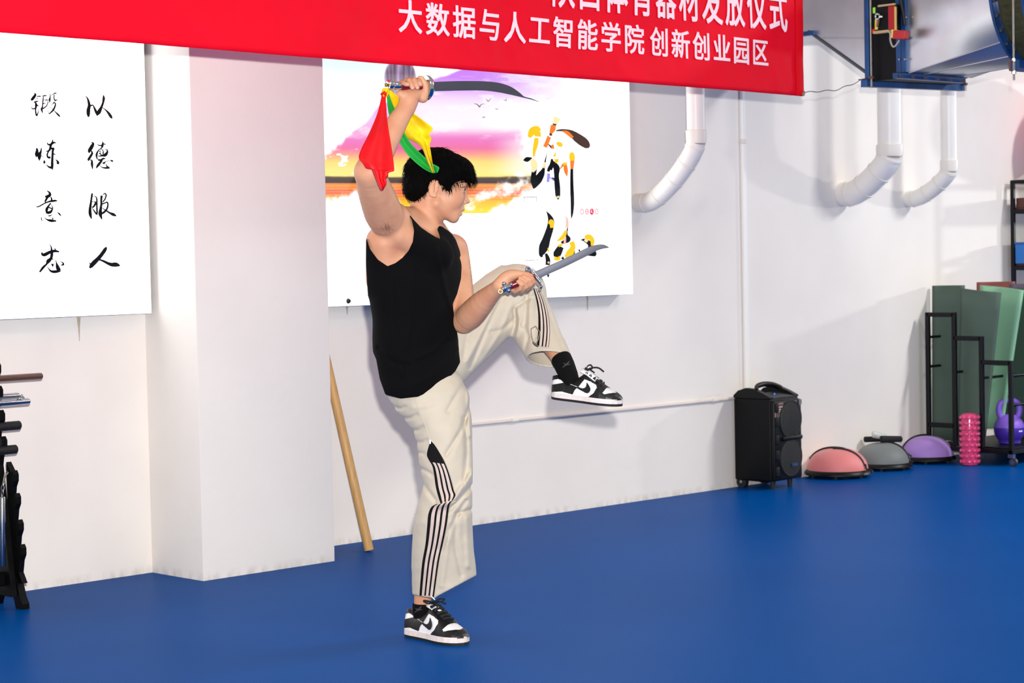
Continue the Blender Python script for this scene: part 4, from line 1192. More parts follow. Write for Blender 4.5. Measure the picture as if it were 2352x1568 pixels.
ch_ = [(5, 1139, 6.93), (6, 1126, 6.93), (7, 1114, 6.93), (9, 1102, 6.935), (12, 1091, 6.95), (16, 1084, 6.97), (19, 1086, 6.99), (20, 1096, 7.01), (21, 1107, 7.03), (22, 1118, 7.04), (24, 1129, 7.045), (24, 1140, 7.045)]
chain(t, [tuple(on_Y(*q)) for q in ch_])
tag(t, 'steel nunchaku hanging by its chain over a hook of the weapon rack', 'nunchaku', 'steel nunchaku on the weapon rack')
# ================================================================== the fighter
# modelled in a measuring frame: a = across, b = down, c = depth, one unit = 1.497 mm; fig() turns it into metres around the standing foot
FIG_O = on_floor(1000, 1470)
UNIT = (FIG_O - CAM).dot(_F) / F_PX
AX_R = Vector((math.cos(YAW), -math.sin(YAW), 0)); AX_H = Vector((math.sin(YAW), math.cos(YAW), 0))
_nF, _nR, _nU = np.array(_F), np.array(_R), np.array(_U)
def fig(pts):
    P = np.atleast_2d(np.asarray(pts, float))
    d = _nF[None] * F_PX + _nR[None] * (P[:, :1] - 1176) - _nU[None] * (P[:, 1:2] - 784)
    h, r = np.array(AX_H), np.array(AX_R)
    o = np.array(CAM) - np.array(FIG_O)
    t = (P[:, 2] * UNIT - o @ h) / (d @ h)
    w = o[None] + d * t[:, None]
    return np.stack([w @ r, w @ h, w[:, 2]], -1)
def fv(a, b, c): return Vector(fig([(a, b, c)])[0])

class Field:
    """signed distance field on a rectilinear grid, meshed with surface nets"""
    def __init__(s, xs, ys, zs):
        s.ax = [np.asarray(v, np.float32) for v in (xs, ys, zs)]
        s.F = np.full(tuple(len(v) for v in s.ax), 30, np.float32)
    def _sl(s, lo, hi):
        sl = tuple(slice(max(int(np.searchsorted(a, l)) - 1, 0), int(np.searchsorted(a, h)) + 1) for a, l, h in zip(s.ax, lo, hi))
        X, Y, Z = (a[k] for a, k in zip(s.ax, sl))
        return sl, X[:, None, None], Y[None, :, None], Z[None, None, :]
    def op(s, fn, lo, hi, k, mode='add'):
        sl, X, Y, Z = s._sl(lo, hi)
        if any(q.stop <= q.start for q in sl): return
        d = fn(X, Y, Z).astype(np.float32)
        A = s.F[sl]
        if mode == 'add':
            h = np.clip(0.5 + 0.5 * (A - d) / k, 0, 1); s.F[sl] = A + (d - A) * h - k * h * (1 - h)
        elif mode == 'cut':
            d = -d
            h = np.clip(0.5 - 0.5 * (A - d) / k, 0, 1); s.F[sl] = A + (d - A) * h + k * h * (1 - h)
    def cone(s, a, b, ra, rb, k=8, n=None, f=1.0, mode='add'):
        a, b = np.array(a, float), np.array(b, float)
        ba = b - a; L2 = float(ba @ ba) + 1e-9
        m = max(ra, rb) * max(1, f) + k + 4
        lo, hi = np.minimum(a, b) - m, np.maximum(a, b) + m
        def fn(X, Y, Z):
            t = np.clip(((X - a[0]) * ba[0] + (Y - a[1]) * ba[1] + (Z - a[2]) * ba[2]) / L2, 0, 1)
            ox, oy, oz = X - a[0] - t * ba[0], Y - a[1] - t * ba[1], Z - a[2] - t * ba[2]
            if n is not None:
                c = (ox * n[0] + oy * n[1] + oz * n[2]) * (1 / f - 1)
                ox, oy, oz = ox + n[0] * c, oy + n[1] * c, oz + n[2] * c
            return (np.sqrt(ox * ox + oy * oy + oz * oz) - (ra + (rb - ra) * t)) * min(1, f ** 0.6)
        s.op(fn, lo, hi, k, mode)
    def chain(s, pts, k=8):
        P_ = np.array([p[:4] for p in pts], float)
        if len(P_) > 3 and P_[:, 3].max() > 12:      # long limbs: smooth the joints of the chain
            P_ = np.array(bez([tuple(p) for p in P_], 3))
        m = P_[:, 3].max() + k + 4
        lo, hi = P_[:, :3].min(0) - m, P_[:, :3].max(0) + m
        def fn(X, Y, Z):
            best = None
            for p, q in zip(P_[:-1], P_[1:]):
                ba = q[:3] - p[:3]; L2 = float(ba @ ba) + 1e-9
                t = np.clip(((X - p[0]) * ba[0] + (Y - p[1]) * ba[1] + (Z - p[2]) * ba[2]) / L2, 0, 1)
                ox, oy, oz = X - p[0] - t * ba[0], Y - p[1] - t * ba[1], Z - p[2] - t * ba[2]
                d = np.sqrt(ox * ox + oy * oy + oz * oz) - (p[3] + (q[3] - p[3]) * t)
                best = d if best is None else np.minimum(best, d)
            return best
        s.op(fn, lo, hi, k)
    def ell(s, c, r, M=None, k=6, mode='add'):
        c, r = np.array(c, float), np.array(r, float)
        M = np.eye(3) if M is None else np.array(M)   # columns = axes
        e = np.abs(M) @ r + k + 4
        def fn(X, Y, Z):
            ox, oy, oz = X - c[0], Y - c[1], Z - c[2]
            l = [(ox * M[0, i] + oy * M[1, i] + oz * M[2, i]) for i in range(3)]
            k0 = np.sqrt(sum((l[i] / r[i]) ** 2 for i in range(3))) + 1e-6
            k1 = np.sqrt(sum((l[i] / r[i] ** 2) ** 2 for i in range(3))) + 1e-6
            return k0 * (k0 - 1) / k1
        s.op(fn, c - e, c + e, k, mode)
    def mesh(s):
        F = s.F; ins = F < 0
        nx, ny, nz = F.shape
        N = (nx - 1) * (ny - 1) * (nz - 1)
        def cid(i, j, k): return (i.astype(np.int64) * (ny - 1) + j) * (nz - 1) + k
        acc_id, acc_p, quads = [], [], []
        for ax in range(3):
            sl0 = [slice(None)] * 3; sl1 = [slice(None)] * 3
            sl0[ax] = slice(0, -1); sl1[ax] = slice(1, None)
            cr = ins[tuple(sl0)] != ins[tuple(sl1)]
            o1, o2 = (ax + 1) % 3, (ax + 2) % 3
            edge = [slice(None)] * 3; 
            for o in (o1, o2): edge[o] = slice(1, -1)
            m = np.zeros_like(cr); m[tuple(edge)] = cr[tuple(edge)]
            I = np.argwhere(m)
            if len(I) == 0: continue
            J = I.copy(); J[:, ax] += 1
            f0 = F[I[:, 0], I[:, 1], I[:, 2]]; f1 = F[J[:, 0], J[:, 1], J[:, 2]]
            t = f0 / (f0 - f1)
            p = np.stack([s.ax[q][I[:, q]] for q in range(3)], -1).astype(np.float64)
            p[:, ax] += t * (s.ax[ax][J[:, ax]] - s.ax[ax][I[:, ax]])
            cs = []
            for d1, d2 in ((0, 0), (1, 0), (1, 1), (0, 1)):
                C = I.copy(); C[:, o1] -= d1; C[:, o2] -= d2
                c = cid(C[:, 0], C[:, 1], C[:, 2]); cs.append(c)
                acc_id.append(c); acc_p.append(p)
            q = np.stack(cs, -1)
            fl = f0 > 0
            q[fl] = q[fl][:, ::-1]
            quads.append(q)
        ids = np.concatenate(acc_id); P = np.concatenate(acc_p); Q = np.concatenate(quads)
        uq, inv = np.unique(ids, return_inverse=True)
        cnt = np.bincount(inv).astype(float)
        V = np.stack([np.bincount(inv, P[:, q]) / cnt for q in range(3)], -1)
        Q = np.searchsorted(uq, Q)
        return V, Q
    def build(s, name, material, parent, smooth_it=0):
        V, Q = s.mesh()
        if smooth_it:
            V = relax(V, Q, smooth_it)
        me = bpy.data.meshes.new(name)
        me.vertices.add(len(V)); me.vertices.foreach_set('co', fig(V).astype(np.float32).ravel())
        me.loops.add(Q.size); me.loops.foreach_set('vertex_index', Q.astype(np.int32).ravel())
        me.polygons.add(len(Q)); me.polygons.foreach_set('loop_start', np.arange(0, Q.size, 4, dtype=np.int32))
        me.update(calc_edges=True); me.validate()
        o = link_mesh(name, me, material, parent, True)
        return o, V, Q
def relax(V, Q, it):
    E = np.concatenate([Q[:, [i, (i + 1) % 4]] for i in range(4)])
    for _ in range(it):
        S = np.zeros_like(V); n = np.bincount(E[:, 0], minlength=len(V)) + np.bincount(E[:, 1], minlength=len(V))
        for q in range(3):
            S[:, q] = np.bincount(E[:, 0], V[E[:, 1], q], len(V)) + np.bincount(E[:, 1], V[E[:, 0], q], len(V))
        V = 0.5 * V + 0.5 * S / n[:, None]
    return V
def axis(*segs):
    """axis('start', (stop, step), ...)"""
    out = [segs[0]]
    for stop, step in segs[1:]:
        n = max(1, int(round((stop - out[-1]) / step)))
        out += list(np.linspace(out[-1], stop, n + 1)[1:])
    return np.array(out)

SKIN = mat('skin', (208, 154, 120), 0.5, var=0.10, vscale=14, bump=0.05, bscale=180, spec=0.3, sss=0.08, rgb2=(200, 140, 108))

# ---- head frame
psi, th = math.radians(9), math.radians(8)
HF = np.array([math.cos(psi) * math.cos(th), math.sin(th), math.sin(psi) * math.cos(th)])      # forward, in (a, b, c)
HL = np.array([-math.sin(psi), 0, math.cos(psi)])                                             # the far side (his left)
HU = -np.cross(HF, HL); HU = np.array([-HF[1] * HL[2] + HF[2] * 0, 0, 0]) if False else HU
if HU[1] > 0: HU = -HU
HM = np.stack([HF, HL, HU], -1)
HC = np.array([1002.0, 425.0, 0.0])
MMU = 1 / (UNIT * 1000)          # units per millimetre
def hd(x, y, z): return HC + HM @ (np.array([x, y, z]) * MMU)

body = Field(axis(806, (896, 2.6), (1104, 1.25), (1130, 2.4), (1236, 1.3), (1330, 4)),
             axis(164, (172, 1.3), (236, 1.3), (336, 2.6), (352, 2.0), (528, 1.25), (610, 2.5), (676, 1.3), (760, 2.6), (900, 5), (1340, 7), (1420, 3)),
             axis(-306, (-226, 3.0), (-100, 1.4), (-70, 2.2), (66, 1.6), (150, 3), (250, 5)))
FB = np.array([0.78, 0, -0.62])          # chest normal (towards the camera and to the right)
def torso(F, g, gs=None):
    """trunk, shared by body and vest; g = extra girth"""
    F.cone((966, 880, 2), (954, 790, 0), (104 if g else 80) + g, 98 + g, 20, FB, 0.74)
    F.cone((954, 790, 0), (953, 640, 0), 98 + g, 116 + g, 20, FB, 0.70)
    F.cone((953, 640, 0), (958, 575, 0), 116 + g, 98 + g, 20, FB, 0.66)
    F.cone((958, 575, 0), (968, 535, 2), 96 + g, 46 + g, 20, FB, 0.70)
    g = g if gs is None else gs
    F.cone((972, 530, 2), (1040, 574, 108), 36 + g, 30 + g, 14)        # far shoulder girdle
    F.cone((962, 520, -6), (915, 512, -88), 34 + g, 34 + g, 14)          # near trapezius and collar bone
    F.cone((1000, 585, -52), (915, 535, -98), 36 + g, 36 + g, 14)        # near breast muscle
    F.cone((884, 640, -52), (880, 556, -84), 44 + g, 40 + g, 14)        # latissimus
torso(body, 0)
# neck
body.cone((974, 535, 0), (984, 462, 0), 36, 36, 10)
body.cone((962, 505, -8), (926, 497, -62), 27, 24, 10)
body.cone((1004, 545, -16), (985, 470, -30), 7, 9, 10)                     # neck muscle
# raised right arm
body.chain([(905, 500, -100, 36), (886, 498, -122, 44), (868, 455, -182, 42), (853, 412, -238, 36), (848, 396, -256, 33)], 12)
body.ell((838, 392, -258), (18, 20, 20), k=10)
body.chain([(850, 394, -254, 34), (866, 360, -242, 35), (893, 312, -222, 29), (918, 272, -204, 23), (934, 246, -192, 19.5)], 10)
# left arm
body.chain([(1040, 572, 108, 34), (1046, 600, 108, 34), (1056, 650, 72, 30), (1062, 700, 34, 27), (1064, 736, 4, 25)], 12)
body.chain([(1066, 738, 2, 27), (1082, 722, -22, 31), (1104, 698, -56, 28), (1128, 674, -92, 21), (1148, 656, -122, 16)], 10)
# legs inside the trousers
body.chain([(985, 900, -30, 46), (1030, 1120, -48, 34), (1012, 1200, -30, 34), (978, 1330, 18, 24), (969, 1392, 34, 18.5)], 14)
body.chain([(1000, 850, 58, 50), (1190, 678, 204, 36), (1226, 745, 160, 24), (1277, 812, 80, 19), (1292, 840, 58, 19)], 14)

# right hand round the grip of the raised sabre
GA, GB = np.array([893, 195.5, -216]), np.array([985, 202.5, -168])
def grip(x, dy=0, dq=0):
    t = (x - GA[0]) / (GB[0] - GA[0]); p = GA + (GB - GA) * t
    return (p[0], p[1] + dy, p[2] + dq)
body.chain([(934, 246, -192, 19.5), (939, 230, -190, 20.5)], 8)
body.cone((939, 230, -190), (946, 219, -186), 20, 19, 8, (0, 0.3, 0.95), 0.8)
body.cone(grip(921, 19, 2), grip(968, 17, 2), 10.5, 14, 8)
body.cone(grip(924, 12, 13), grip(966, 10, 13), 9, 10, 6)
body.chain([grip(971, 22, -2) + (13,), grip(977, 8, -5) + (9.5,), grip(976, -8, -5) + (7.6,), grip(968, -20, -3) + (6.6,), grip(964, -22, -2) + (5.6,)], 4)
FINGERS_R = []
for x0, top, xt, yt, r in ((922, 184.5, 937, 194, 5.5), (934, 178.5, 947.5, 201.5, 6.1), (945.5, 177, 958.5, 201, 6.2), (957, 179, 966, 194, 5.8)):
    q = grip(x0)[2]
    ch = [(x0 + 2, grip(x0)[1] + 12, q + 14, r + 1.2), (x0 - 1, grip(x0)[1] - 4, q + 15, r + 0.8), (x0 + 0.5, top + r - 0.5, q + 6, r + 0.6), (x0 + 6, top + r + 1, q - 9, r + 0.2), (x0 + (xt - x0) * 0.72, (top + yt) / 2 + 4, q - 15, r), (xt, yt, q - 16, r - 0.7)]
    body.chain(ch, 1.8)
    FINGERS_R.append(ch)
# left hand, palm up, round the lower sabre
HB, HE = np.array([1162, 661, -134]), np.array([1233, 630.5, -128])
def grip2(x, dy=0, dq=0):
    t = (x - HB[0]) / (HE[0] - HB[0]); p = HB + (HE - HB) * t
    return (p[0], p[1] + dy, p[2] + dq)
body.chain([(1148, 656, -122, 16), (1156, 646, -122, 16.5), (1168, 634, -124, 14), (1182, 630, -128, 11.5), (1194, 629, -134, 8.2), (1208, 630.5, -138, 6.6), (1220, 633.5, -139, 5.4)], 6)
body.chain([(1154, 655, -118, 14), (1172, 652, -115, 13), (1196, 650, -115, 11), (1214, 643, -115, 9)], 7)
body.chain([(1172, 655, -116, 11), (1190, 662, -118, 8.5), (1216, 652, -118, 8)], 6)
for ch in ([(1176, 662, -120, 7), (1184, 669, -126, 6.2), (1195, 663, -140, 5.8), (1198.5, 653.5, -147, 5.3), (1190, 646.5, -147, 4.5)],
           [(1188, 662, -120, 7), (1199, 666.5, -128, 6.4), (1209, 658, -142, 6.1), (1208, 647, -148, 5.6), (1194.5, 638.5, -145, 4.7)],
           [(1198, 658, -120, 7), (1211, 662, -128, 6.4), (1219, 652.5, -142, 6.0), (1217, 642.5, -147, 5.5), (1202.5, 634.5, -144, 4.7)],
           [(1210, 652, -120, 7), (1220, 655, -128, 6.2), (1225.5, 647, -139, 5.7), (1222.5, 639.5, -144, 5.2), (1212, 634, -142, 4.5)]):
    body.chain(ch, 1.8)

# ---- head and face
def hell(c, r, k=6, mode='add', tilt=0.0):
    M_ = HM
    if tilt:
        ct, st = math.cos(tilt), math.sin(tilt)
        M_ = np.stack([HF * ct + HU * st, HL, -HF * st + HU * ct], -1)
    body.ell(hd(*c), np.array(r) * MMU, M_, k, mode)
def hcone(a, b, ra, rb, k=5, mode='add'): body.cone(hd(*a), hd(*b), ra * MMU, rb * MMU, k, mode=mode)
hell((-6, 0, 30), (96, 75, 82), 8)
hell((34, 0, -32), (66, 61, 82), 10)
hell((58, 0, -30), (45, 42, 66), 8)
hell((74, 0, -74), (25, 36, 32), 8)
hell((70, 0, 34), (34, 46, 34), 10)
hcone((-20, 0, -20), (-24, 0, -80), 62, 52, 10)
for s_ in (-1, 1):
    hcone((0, s_ * 50, -62), (70, s_ * 14, -100), 19, 19, 8)
    hell((64, s_ * 36, -36), (30, 24, 34), 10)
    hell((88, s_ * 26, 16), (15, 27, 10), 10)
hell((77, 0, -102), (17, 22, 19), 6)
hell((92, 0, -63), (12, 25, 15), 6)
hcone((99, 0, 2), (110, 0, -37), 6.5, 8.5, 5)
hell((114, 0, -40), (10, 10, 8.5), 3)
for s_ in (-1, 1):
    hell((103, s_ * 12.5, -45), (10, 7.5, 8), 3)
    hell((110, s_ * 31, -2), (17, 16, 9.0), 6, 'cut')
    hell((109, s_ * 7, -52), (6, 3.6, 3), 1.5, 'cut')
hell((98.5, 0, -70.5), (11, 22, 7), 4)
hell((93.5, 0, -86.5), (11, 20, 8), 4)
hell((108, 0, -78.6), (12, 20, 1.7), 1.6, 'cut')
for s_ in (-1, 1):
    hell((87.4, s_ * 31, 6.0), (11.5, 18, 6.0), 3.5)       # upper lid
    hell((86.2, s_ * 31, -9.4), (11, 17, 6.0), 4)       # lower lid
    # ear
    hell((-20, s_ * 79, -13), (16.5, 6, 33), 3, tilt=-0.12)
    hell((-15, s_ * 87, -12), (11.5, 6.5, 24), 2, 'cut', tilt=-0.12)
    hcone((-25, s_ * 83, 4), (-19, s_ * 82.5, -24), 3.5, 3.2, 2)
    hell((-8, s_ * 80, -16), (5.5, 5, 7), 2)
    hell((-13, s_ * 80, -38), (8, 5, 8), 3)
    hell((-12, s_ * 86, -18), (5, 4, 7), 1.5, 'cut')
person, BV, BQ = body.build('person', SKIN, None, 1)
person.location = FIG_O
person.rotation_euler = (0, 0, -YAW)
tag(person, 'person in black sleeveless vest and cream trousers, one knee raised, holding two curved sabres', 'person')
del body

def part(mb, name, m, parent=None, smooth=False, fix=True):
    return mb.build(name, m, parent or person, smooth, fix)
def ftube(pts, r, n=10, ry=None, **kw):
    P = fig(pts); return MB().tube([Vector(p) for p in P], [x * UNIT for x in r] if isinstance(r, (list, tuple)) else r * UNIT, n, ry=None if ry is None else ([x * UNIT for x in ry] if isinstance(ry, (list, tuple)) else ry * UNIT), **kw)

# eyes, brows
for s_ in (-1, 1):
    c = Vector(fig([hd(86.2, s_ * 30.5, -1.2)])[0])
    o = MB().lathe([(0.0118 * math.sin(a), -0.0118 * math.cos(a)) for a in np.linspace(0.001, math.pi - 0.001, 14)], c, 20)
    e = part(o, 'eye', mat('eye_white', (176, 164, 156), 0.25), smooth=80)
    fwd = Vector(fig([hd(108, s_ * 36.5, -2)])[0] - fig([hd(86.2, s_ * 30.5, -1.2)])[0]).normalized()
    mt = fwd.to_track_quat('Z', 'Y').to_matrix()
    part(MB().lathe([(0.0072, 0.0095), (0.005, 0.0109), (0.0, 0.0121)], c, 16, mt), 'iris', mat('iris_dark', (28, 18, 14), 0.15), e, 60)
# nails of the near hand
NAIL = mat('nail', (226, 150, 134), 0.3, spec=0.5)
for ch in FINGERS_R[1:3]:
    p0, p1 = np.array(ch[-2][:3]), np.array(ch[-1][:3])
    d = (p1 - p0) / np.linalg.norm(p1 - p0)
    c = fv(*(p1 - d * 0.8 + np.array([0, 0, -ch[-1][3] * 0.86])))
    zdir = (fv(*(p1 + np.array([0, 0, -10]))) - fv(*p1)).normalized(); xdir = (fv(*(p1 + d * 5)) - fv(*p1)).normalized(); ydir = zdir.cross(xdir)
    mt = Matrix((xdir, ydir, zdir)).transposed()
    part(MB().rbox(c, (0.0095, 0.0075, 0.0022), 0.001, mt, 2), 'fingernail', NAIL, smooth=50)
# ---------------------------------------------------------------- vest
VEST_OUT = [(931, 480), (950, 504), (967, 522), (984, 534), (1000, 543.5), (1012, 549.5), (1008, 536), (1004, 526), (1009, 518), (1016, 520.5), (1030, 530), (1038, 537), (1047, 550), (1056, 575), (1061, 600), (1059, 640), (1050, 675), (1040, 697),
            (1043, 725), (1047, 745), (1052, 775), (1057, 800), (1058, 830), (1046, 852), (1030, 870), (1000, 895), (960, 911), (920, 915), (885, 906), (872, 870), (864, 825), (853, 800), (850, 780), (846, 700), (840, 600), (841, 545),
            (850, 572), (868, 596), (890, 611), (908, 604), (924, 592), (938, 576), (948, 555), (951, 530), (946, 505)]
vest = Field(axis(826, (1072, 2.0)), axis(470, (925, 2.3)), axis(-175, (175, 3.2)))
torso(vest, 13, 6)
def fold_field(folds, w0, side=-1):
    """ridges (positive amp) or creases along polylines given in (a, b); returns fn(X, Y) -> height"""
    def fn(X, Y):
        H = np.zeros(np.broadcast(X, Y).shape, np.float32)
        for pts, amp, w in folds:
            c = bez(pts, 4)
            best = np.full(H.shape, 1e9, np.float32)
            for i in range(len(c) - 1):
                x0, y0 = c[i][:2]; ex, ey = c[i + 1][0] - x0, c[i + 1][1] - y0
                t = np.clip(((X - x0) * ex + (Y - y0) * ey) / (ex * ex + ey * ey + 1e-9), 0, 1)
                best = np.minimum(best, (X - x0 - t * ex) ** 2 + (Y - y0 - t * ey) ** 2)
            H += 1.9 * amp * np.exp(-best / (w * w))
        return H
    return fn
xs, ys_, zs_ = vest.ax
out2 = poly_sd(*np.meshgrid(xs, ys_, indexing='ij'), VEST_OUT).astype(np.float32)
vf = fold_field([([(900, 640), (905, 740), (925, 860)], 2.2, 6), ([(950, 620), (945, 720), (930, 800)], 1.6, 7), ([(1000, 570), (1020, 650), (1040, 720)], 2.0, 6), ([(1040, 760), (1000, 800), (960, 820)], 2.2, 7), ([(1050, 800), (1010, 850), (960, 880)], 2.0, 6), ([(870, 800), (900, 830), (940, 840)], -2.0, 6)], 6)
vest.F -= vf(*np.meshgrid(xs, ys_, indexing='ij'))[:, :, None] * (zs_ < 10)[None, None, :]
vest.F = np.maximum(vest.F, out2[:, :, None])
# hollow it below so that it hangs as cloth
vo, VV, VQ = vest.build('vest', mat('vest_black', (5, 5, 6), 0.9, bump=0.1, bscale=300, spec=0.12), person, 2)
del vest

# ---------------------------------------------------------------- trousers
tr = Field(axis(860, (1330, 2.4)), axis(590, (1386, 2.6)), axis(-170, (272, 3.0)))
A3, B3, C3 = tr.ax[0][:, None, None], tr.ax[1][None, :, None], tr.ax[2][None, None, :]
def slices(rows):
    """near leg: rows of (b, left, right, depth centre, depth radius)"""
    R_ = np.array(rows, float)
    def fn(X, Y, Z, g=0.0):
        l, r_, vc, bb = (np.interp(Y, R_[:, 0], R_[:, i]) for i in range(1, 5))
        c, h = (l + r_) / 2, (r_ - l) / 2 - g
        bb = bb - g
        px_, pz_ = (X - c) / h, (Z - vc) / bb
        k0 = np.sqrt(px_ ** 2 + pz_ ** 2) + 1e-6
        k1 = np.sqrt((px_ / h) ** 2 + (pz_ / bb) ** 2) + 1e-6
        d = k0 * (k0 - 1) / k1
        return np.maximum(d, np.maximum(R_[0, 0] - Y, Y - R_[-1, 0]))
    return fn
LEG = [(846, 890, 1040, 4, 70), (862, 880, 1056, 4, 82), (880, 880, 1068, 2, 88), (905, 887, 1076, -4, 92), (940, 907, 1081, -14, 87), (965, 930, 1083, -26, 80), (990, 949, 1084, -36, 74), (1020, 957, 1085, -42, 70), (1060, 962, 1086, -48, 66), (1090, 967, 1086, -50, 64),
       (1125, 970, 1085, -50, 60), (1165, 958, 1085, -40, 62), (1200, 950, 1085, -30, 66), (1260, 946, 1088, -8, 70), (1300, 945, 1093, 6, 72), (1340, 946, 1096, 18, 72), (1384, 948, 1096, 28, 72)]
legf = slices(LEG)
tr.op(legf, (860, 846, -170), (1110, 1384, 110), 2)
# far hip and lifted thigh
def tube2(A_, B_, rows):
    """tube in the (a, b) plane from A_ to B_; rows of (t, low, high, depth centre, depth radius)"""
    A_, B_ = np.array(A_, float), np.array(B_, float)
    d = (B_ - A_) / np.linalg.norm(B_ - A_); nn = np.array([d[1], -d[0]])
    R_ = np.array(rows, float)
    def fn(X, Y, Z, g=0.0):
        t = (X - A_[0]) * d[0] + (Y - A_[1]) * d[1]
        n_ = (X - A_[0]) * nn[0] + (Y - A_[1]) * nn[1]
        lo, hi, vc, bb = (np.interp(t, R_[:, 0], R_[:, i]) for i in range(1, 5))
        c, h = (lo + hi) / 2, np.maximum((hi - lo) / 2 - g, 1)
        bb = np.maximum(bb - g, 1)
        px_, pz_ = (n_ - c) / h, (Z - vc) / bb
        k0 = np.sqrt(px_ ** 2 + pz_ ** 2) + 1e-6
        k1 = np.sqrt((px_ / h) ** 2 + (pz_ / bb) ** 2) + 1e-6
        dd = k0 * (k0 - 1) / k1
        return np.maximum(dd, np.maximum(R_[0, 0] - t, t - R_[-1, 0]))
    return fn
# note: positive n is to the upper left of the thigh axis
thigh = tube2((1010, 845), (1205, 668), [(-30, -62, 96, 46, 84), (40, -60, 94, 84, 80), (120, -57, 92, 132, 74), (180, -54, 91, 166, 68), (225, -48, 88, 186, 62), (262, -40, 78, 200, 56)])
tr.op(thigh, (930, 590, -170), (1290, 900, 270), 14)
tr.ell((1187, 672, 198), (68, 67, 60), k=16)
def shin_axis(): return (1196, 690), (1258, 830)
shin = tube2(*shin_axis(), [(-20, -50, 56, 192, 58), (40, -52, 57, 166, 58), (70, -51, 57, 150, 58), (110, -45, 55, 118, 58), (150, -42, 56, 86, 58), (176, -40, 56, 66, 58), (225, -40, 58, 30, 58)])
tr.op(lambda X, Y, Z: shin(X, Y, Z), (1120, 640, -170), (1330, 900, 270), 14)
# folds in the cloth
FOLDS = [([(1078, 862), (1050, 905), (1028, 945)], -3, 5), ([(1082, 925), (1060, 985), (1025, 1045)], -3.5, 5), ([(1066, 960), (1072, 1030), (1066, 1110)], -3, 5), ([(1074, 900), (1080, 1000)], 2, 4),
         ([(1086, 1085), (1062, 1118), (1042, 1148), (1010, 1160)], 6, 7), ([(1085, 1115), (1052, 1150), (1030, 1172)], -5, 5), ([(1070, 1150), (1040, 1200), (1012, 1262)], -3, 5), ([(1082, 1170), (1050, 1180)], -3, 4), ([(1050, 1180), (1046, 1250), (1060, 1320)], -2.6, 6), ([(1034, 1200), (1024, 1280), (1014, 1345)], 2.4, 6), ([(1072, 1190), (1076, 1300)], 2.6, 6),
         ([(896, 930), (918, 938), (930, 934)], -3, 4), ([(915, 958), (940, 960), (958, 952)], -3, 4), ([(935, 985), (958, 988), (972, 980)], -3, 4), ([(948, 1012), (968, 1016), (980, 1010)], -2.6, 3.5), ([(955, 1038), (975, 1042)], -2.6, 3.5), ([(958, 1072), (980, 1082), (992, 1090)], -3, 4), ([(965, 1098), (978, 1120), (1000, 1150)], -3.5, 4.5), ([(948, 935), (990, 930)], 1.5, 6),
         ([(1158, 680), (1120, 750), (1078, 850)], -3, 5), ([(1140, 690), (1108, 760), (1072, 830)], 2.5, 5), ([(1176, 690), (1150, 760), (1100, 840)], 2, 5), ([(1120, 700), (1080, 780)], -2.5, 5), ([(1100, 690), (1076, 760), (1064, 820)], -2.2, 5), ([(1128, 762), (1150, 758), (1186, 730)], -3, 5), ([(1182, 712), (1184, 740), (1178, 768)], -6, 5), ([(1188, 708), (1192, 745), (1184, 772)], 4, 5), ([(1184, 706), (1205, 690), (1222, 682)], -4, 4.5),
         ([(1212, 650), (1208, 700), (1206, 745)], -3.5, 5), ([(1222, 652), (1218, 710), (1216, 760)], 2.5, 4.5), ([(1230, 660), (1232, 720), (1228, 780)], -2.2, 4), ([(1200, 745), (1212, 770), (1206, 800)], -3, 4.5), ([(1262, 720), (1280, 770), (1292, 800)], -2, 5), ([(1150, 620), (1135, 660)], -2, 6), ([(1195, 612), (1200, 650)], -2, 6)]
ff = fold_field(FOLDS, 5)
XX, YY = np.meshgrid(tr.ax[0], tr.ax[1], indexing='ij')
Hf = ff(XX, YY)
cen = np.where((XX > 1085) | ((YY < 850) & (XX > 1000)), np.where(YY < 700, np.clip(60 + (XX - 1010) * 0.72, 40, 195), np.minimum(np.clip(60 + (XX - 1010) * 0.72, 40, 195), 200 - (YY - 690) * 0.85)) - 10, np.interp(YY, [r_[0] for r_ in LEG], [r_[3] for r_ in LEG]) + 5)
near = 1 / (1 + np.exp((tr.ax[2][None, None, :] - cen[:, :, None]) / 10))
tr.F -= Hf[:, :, None] * near
# finer random crumple
nz1 = (fbm(XX / 26, YY / 30, 41, 3) - 0.45) * 4.4
tr.F -= nz1[:, :, None].astype(np.float32) * near
# hems: slanted cut of the standing leg, tilted opening of the lifted leg
hem = poly_sd(XX, YY, [(800, 1363), (948, 1365), (975, 1371), (998, 1374), (1006, 1368), (1050, 1345), (1094, 1321), (1130, 1304), (1130, 1500), (800, 1500)])
tr.F = np.maximum(tr.F, -hem[:, :, None].astype(np.float32) - 0 * C3)
cutp = (YY - (790 + (XX - 1203) * 0.135))[:, :, None] - (C3 - 27) * 0.46
mask = ((XX > 1160) & (YY > 740))[:, :, None]
tr.F = np.where(mask, np.maximum(tr.F, cutp * 0.85), tr.F)
# hollow the cuffs
disp = ((Hf + nz1)[:, :, None] * near).astype(np.float32)
inner = legf(A3, B3, C3, 7.5) - disp
sel = (YY > 1240)[:, :, None] & (XX < 1120)[:, :, None]
tr.F = np.where(sel, np.maximum(tr.F, -inner), tr.F).astype(np.float32)
inner = shin(A3, B3, C3, 7.0) - disp
sel = ((XX > 1170) & (YY > 765))[:, :, None]
tr.F = np.where(sel, np.maximum(tr.F, -inner), tr.F).astype(np.float32)
CREAMCLOTH = mat('trouser_cream', (198, 187, 168), 0.75, var=0.05, vscale=20, bump=0.06, bscale=400, spec=0.25, sheen=0.15)
trousers, TV, TQ = tr.build('trousers', CREAMCLOTH, person, 2)
del tr, disp, near, inner, cutp, mask, sel

